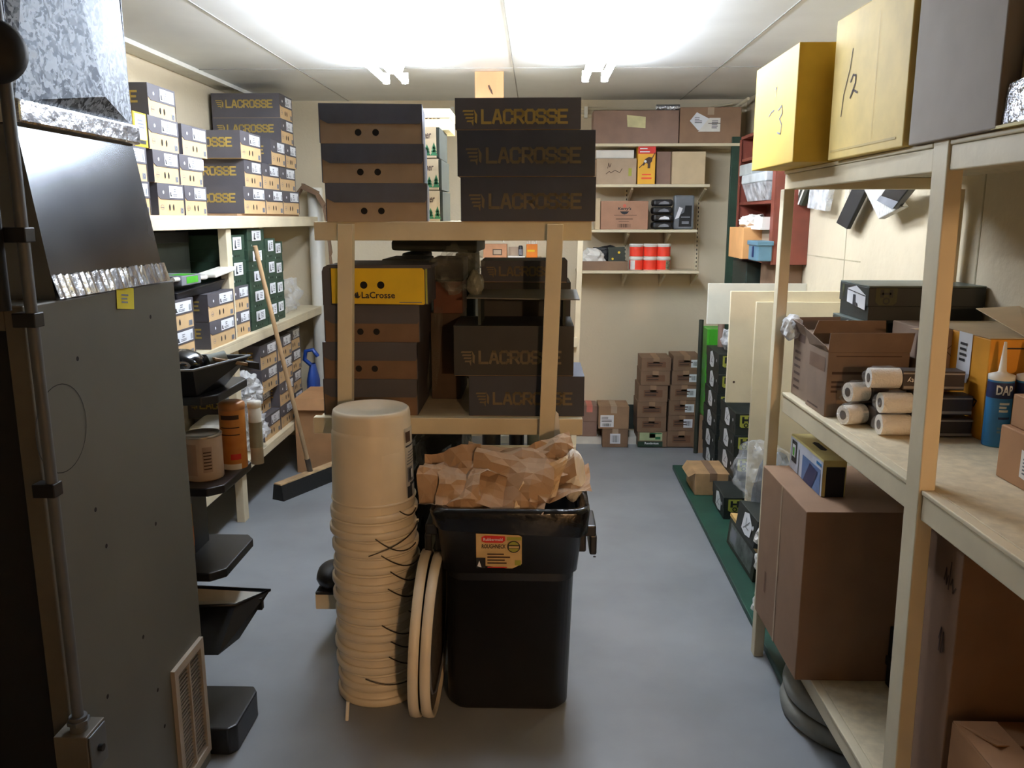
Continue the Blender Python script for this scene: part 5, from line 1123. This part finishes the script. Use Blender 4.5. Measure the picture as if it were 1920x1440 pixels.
# paint rollers
def roller(label, x, y, z, L0=.085, Ls=.15, rz=0., grp='packed paint rollers', r=.031, txt=False):
    t = thing('paint_roller', label, 'paint roller', (x,y,z+r), rz, grp)
    m = MB(); m.cyl((0,0,0),(L0,0,0),r*.94,fleece,n=24); m.cyl((-.001,0,0),(L0,0,0),r*.45,sleeve,n=14); m.build('roller', t, bevel=.006)
    m = MB(); m.box(L0+.002,-r*.95,-r*.9,L0+Ls,r*.95,r*.85,sleeve); d = Dec(m,(L0,-r*.95,-r*.9),(1,0,0),(0,0,1)); d.rect(.004,r*.1,Ls,r*.35,mat('sleeve_grey',(150,144,136),.5)); d.rect(Ls*.0,r*1.45,Ls,r*1.6,MATS['sleeve_grey'])
    if txt: d.text('Infinity',.012,r*.62,.062,r*.58,papw,2,.0,.01,True)
    m.build('sleeve', t, bevel=.006)
    m = lump((L0*.5,0,.002),(L0*.72,r*1.25,r*1.12),rfilm,int(x*100)%17,3,.16,2.4,flat=-r); m.build('wrapper', t)
    return t
roller('lowest front packed paint roller on the middle right shelf',.985,2.345,ZK,Ls=.165,txt=False)
roller('middle front packed paint roller, dark sleeve behind the near post',.985,2.350,ZK+.063,Ls=.16,txt=True)
roller('topmost packed paint roller, upside-down lettering on its dark sleeve',.965,2.395,ZK+.127,Ls=.17,txt=True,rz=math.radians(-3))
roller('short packed paint roller lying behind the lowest front one by the shelf edge',.925,2.46,ZK,L0=.07,Ls=.05,rz=math.radians(18))
roller('short packed paint roller resting crosswise behind the topmost one',.945,2.49,ZK+.064,L0=.06,Ls=.06,rz=math.radians(12))
m = MB(); m.box(1.0,2.40,ZK,1.16,2.478,ZK+.062,sleeve); tag(m.build('roller_sleeve', bevel=.006),'dark packing sleeve lying behind the front paint rollers','sleeve')
# orange box with tag
t = carton('cardboard_box','orange-yellow carton with black handwriting on the middle right shelf',1.245,2.29,ZK,1.485,2.70,ZK+.285,m=orgc,tape=None,
  deco=lambda f,s,w,d,h: (s.stroke([(d*.28,h*.56),(d*.36,h*.60),(d*.40,h*.54),(d*.36,h*.47),(d*.31,h*.47),(d*.40,h*.40),(d*.38,h*.33),(d*.34,h*.31)],.006,inkd), s.stroke([(d*.44,h*.30),(d*.50,h*.55)],.004,inkd), s.stroke([(d*.45,h*.26),(d*.46,h*.2),(d*.56,h*.21)],.005,inkd), s.stroke([(d*.53,h*.25),(d*.53,h*.08)],.005,inkd),
   s.stroke([(d*.66,h*.26),(d*.665,h*.33),(d*.69,h*.28),(d*.71,h*.33),(d*.72,h*.26)],.004,inkd), s.stroke([(d*.745,h*.26),(d*.75,h*.33),(d*.79,h*.32),(d*.76,h*.29),(d*.80,h*.26)],.004,inkd), s.stroke([(d*.85,h*.20),(d*.87,h*.38),(d*.91,h*.37),(d*.88,h*.31)],.005,inkd), f.lines(w*.18,h*.9,w*.4,h*.03,1,inkd,1,2)))
m = MB(); s = Dec(m,(-.12,.205,0),(0,-1,0),(0,0,1),.002); a = .243; s.poly([(a,.175),(a+.012,.152),(a+.038,.14),(a+.066,.145),(a+.076,.165),(a+.076,.287),(a,.287)],white); s.lines(a+.015,.20,.046,.062,4,inkd,2,3); o = m.build('tag', t); o['label']='white hang tag with four lines of print'
m = MB(); m.slab([(-.12,-.2,.286),(.12,-.2,.286),(.12,.2,.286),(-.12,.2,.286)],(0,0,.002),beige); m.slab([(-.02,-.2,.288),(.12,-.2,.288),(.12,.1,.345),(.0,.12,.335)],(0,0,.002),beige); m.build('flap', t)
# caulk tubes
for i, (x, y) in enumerate(((1.262,2.248),(1.332,2.238))):
    t = thing('caulk_tube', ('blue caulk tube with white nozzle next to the orange-yellow carton','second blue caulk tube, half beyond the brown boxes')[i], 'caulk tube', (x,y,ZK), 0, 'caulk tubes')
    m = MB(); m.lathe([(0,0),(.031,0),(.032,.003),(.032,.185)],cblue,n=32); m.lathe([(.0325,.135),(.0325,.178)],navy,n=32)
    for z, mm, w in ((.118,whitet,.5),(.108,whitet,.35),(.098,whitet,.45),(.078,navy,.6),(.05,lblue,.5),(.04,lblue,.5)):
        A = [-2.0+w*1.6*q/4 for q in range(5)]; m.add([(.0324*math.cos(a),.0324*math.sin(a),z+dz) for dz in (0,.006) for a in A],[(q,q+1,q+6,q+5) for q in range(4)],mm)
    m.build('body', t)
    vs, fs = text_geo('DAP',0,.03); m = MB(); m.add([(.0332*math.cos(-2.35+1.3*px_),.0332*math.sin(-2.35+1.3*px_),.145+.026*py_) for px_,py_ in vs],fs,white); m.build('logo', t)
    m = MB(); m.lathe([(.0325,.183),(.0325,.196),(.014,.202),(.010,.206),(.0035,.285),(0,.286)],whitet,n=24); m.build('nozzle', t)
# brown boxes at the frame edge
def lab3(f,s,w,d,h): s.poly([(d*.30,h*.22),(d*.62,h*.12),(d*.62,h*.62),(d*.30,h*.72)],papw); s.lines(d*.34,h*.28,d*.22,h*.32,5,inkg,2,2)
bb = mat('near_carton',(168,124,86),.75,var=.05)
carton('cardboard_box','lower brown carton at the near edge of the middle right shelf, barcode label',1.115,1.64,ZK,1.42,1.965,ZK+.128,m=bb,tape=None,lab=lab3)
carton('cardboard_box','upper brown carton stacked at the near edge of the middle right shelf',1.13,1.66,ZK+.1285,1.42,1.955,ZK+.205,m=bb,tape=None)

# ================================================================== RIGHT RACK: LOWER SHELF AND FLOOR
ZB = .2025
t = carton('cardboard_box','large brown carton at the far end of the lower right shelf',.835,2.45,ZB,1.36,2.945,.768,m=mat('big_carton',(140,108,82),.8,var=.04),tape=None)
m = MB(); d = Dec(m,(-.2625,.2475,0),(0,-1,0),(0,0,1)); d.rect(.235,.0,.25,.565,mat('seam_tape',(176,148,116),.5)); d.rect(.1,.12,.12,.2,MATS['carton_print']); m.build('seam_tape', t)
m = MB(); Dec(m,(-.2625,-.2475,.5655),(1,0,0),(0,1,0)).rect(.1,.26,.2,.36,mat('tape_patch',(122,92,70),.5)); m.build('tape_patch', t)
t = thing('retail_box', 'blue and cream retail box with a handle slot on the big carton under the shelf', 'box', (.925,2.76,.7695))
m = MB(); m.box(0,-.17,0,.075,.17,.122,pcream); d = Dec(m,(0,.17,0),(0,-1,0),(0,0,1)); d.rect(0,0,.34,.115,mat('pack_white',(206,212,226),.5)); d.rect(.02,.03,.075,.108,inkd,2); d.rect(.03,.05,.065,.095,white,3); d.rect(.04,.055,.055,.085,lime,4); d.rect(.095,.0,.105,.09,inkg,2); d.rect(.14,.0,.325,.085,pblue,2); d.poly([(.16,.0),(.25,.0),(.30,.07),(.22,.078)],navy,3); d.rect(.28,.095,.33,.105,cblue,2)
d = Dec(m,(0,-.17,.122),(1,0,0),(0,1,0)); d.poly([(.03,.12),(.042,.11),(.052,.12),(.052,.21),(.042,.22),(.03,.21)],hole); d = Dec(m,(0,-.17,0),(1,0,0),(0,0,1)); d.rect(.01,.0,.07,.10,inkd); m.build('body', t, bevel=.002)
t = carton('cardboard_box','tall brown carton with marker writing behind the near right post',.955,1.765,ZB,1.42,1.945,.93,m=mat('mid_carton',(132,102,78),.8,var=.05),tape=None,
 deco=lambda f,s,w,d,h: (s.stroke([(d*.60,h*.86),(d*.63,h*.9),(d*.66,h*.85),(d*.69,h*.88)],.005,ink), s.stroke([(d*.72,h*.84),(d*.74,h*.93)],.005,ink), s.stroke([(d*.77,h*.86),(d*.80,h*.88),(d*.84,h*.84),(d*.9,h*.86)],.005,ink), s.stroke([(d*.62,h*.66),(d*.66,h*.7),(d*.64,h*.62)],.005,ink), s.stroke([(d*.7,h*.62),(d*.72,h*.69),(d*.75,h*.63)],.005,ink)))
t = carton('cardboard_box','open brown carton with folded flaps at the near end of the lower right shelf',.955,1.15,ZB,1.42,1.74,.525,m=bb,tape=None,
 deco=lambda f,s,w,d,h: (s.stroke([(d*.07,h*.60),(d*.075,h*.68),(d*.10,h*.67),(d*.095,h*.6),(d*.075,h*.61)],.004,ink), s.stroke([(d*.097,h*.62),(d*.09,h*.5)],.004,ink), s.stroke([(d*.115,h*.7),(d*.117,h*.65)],.004,ink), s.stroke([(d*.13,h*.7),(d*.132,h*.65)],.004,ink)))
m = MB(); m.slab([(-.232,.29,.3235),(.232,.29,.3235),(.232,.17,.345),(-.20,.17,.345)],(0,0,.003),bb); m.slab([(-.232,.29,.324),(-.232,-.29,.324),(-.15,-.29,.350),(-.16,.25,.350)],(0,0,.003),bb); m.build('flap', t)
m = MB(); m.box(1.115,2.36,ZB,1.2,2.44,.40,bmat); m.box(1.10,2.37,ZB+.08,1.115,2.42,ZB+.11,bmat); tag(m.build('black_bracket', bevel=.004),'black plastic piece standing between the two big cartons behind the near post','bracket')
for i in range(2):
    t = thing('hose_coil', ('lower thick grey ring lying on the floor beneath the right shelf','upper thick grey ring stacked beneath the right shelf')[i], 'hose', (1.125+.006*i,2.575,.0+.068*i), 0, 'thick grey rings under the right shelf')
    m = MB(); m.lathe([(.215,.008),(.225,.0),(.262,.0),(.277,.012),(.281,.032),(.275,.055),(.262,.066),(.22,.066),(.21,.05),(.215,.008)],hose,n=64); m.build('ring', t)
for i, (x, y) in enumerate(((.62,2.26),(.30,3.9),(-.62,3.2))):
    m = MB(); m.lathe([(.0,.0),(.008,.001),(.006,.005),(0,.006)],inkd,n=7); tag(m.build('debris', None, (x,y,0)),('small dark crumb on the floor by the grey rings','small dark crumb on the floor in the right aisle','small dark crumb on the floor left of the buckets')[i],'crumb')

# ================================================================== LIGHT, WORLD, CAMERA
def lamp(name, kind, loc, e, color, size=.2, rot=None):
    l = bpy.data.lights.new(name, kind); l.energy = e; l.color = color
    if kind == 'AREA': l.size = size
    else: l.shadow_soft_size = size
    o = bpy.data.objects.new(name, l); C.objects.link(o); o.location = loc
    if rot: o.rotation_euler = rot
    return o
lamp('hall_bulb', 'POINT', (1.25,-2.8,2.05), 180.0, (1.,.62,.34), .07)
w = bpy.data.worlds.new('room_dark'); bpy.context.scene.world = w; w.use_nodes = True
w.node_tree.nodes['Background'].inputs['Color'].default_value = (.012,.012,.014,1); w.node_tree.nodes['Background'].inputs['Strength'].default_value = .4
cam = bpy.data.cameras.new('camera'); cam.sensor_fit = 'HORIZONTAL'; cam.sensor_width = 36; cam.lens = 36*FPX/1920; cam.clip_start = .05; cam.clip_end = 60
co = bpy.data.objects.new('camera', cam); C.objects.link(co); co.location = (0,0,CAMZ); co.rotation_euler = (PI/2-PITCH, 0, YAW)
sc = bpy.context.scene; sc.camera = co
sc.view_settings.view_transform = 'Standard'; sc.view_settings.look = 'None'; sc.view_settings.gamma = 1; sc.view_settings.use_curve_mapping = False
sc.view_settings.exposure = EXPO
try:
    sc.cycles.use_denoising = True; sc.cycles.max_bounces = 8; sc.cycles.transparent_max_bounces = 16; sc.cycles.sample_clamp_indirect = 6.; sc.cycles.caustics_reflective = False; sc.cycles.caustics_refractive = False
except Exception: pass
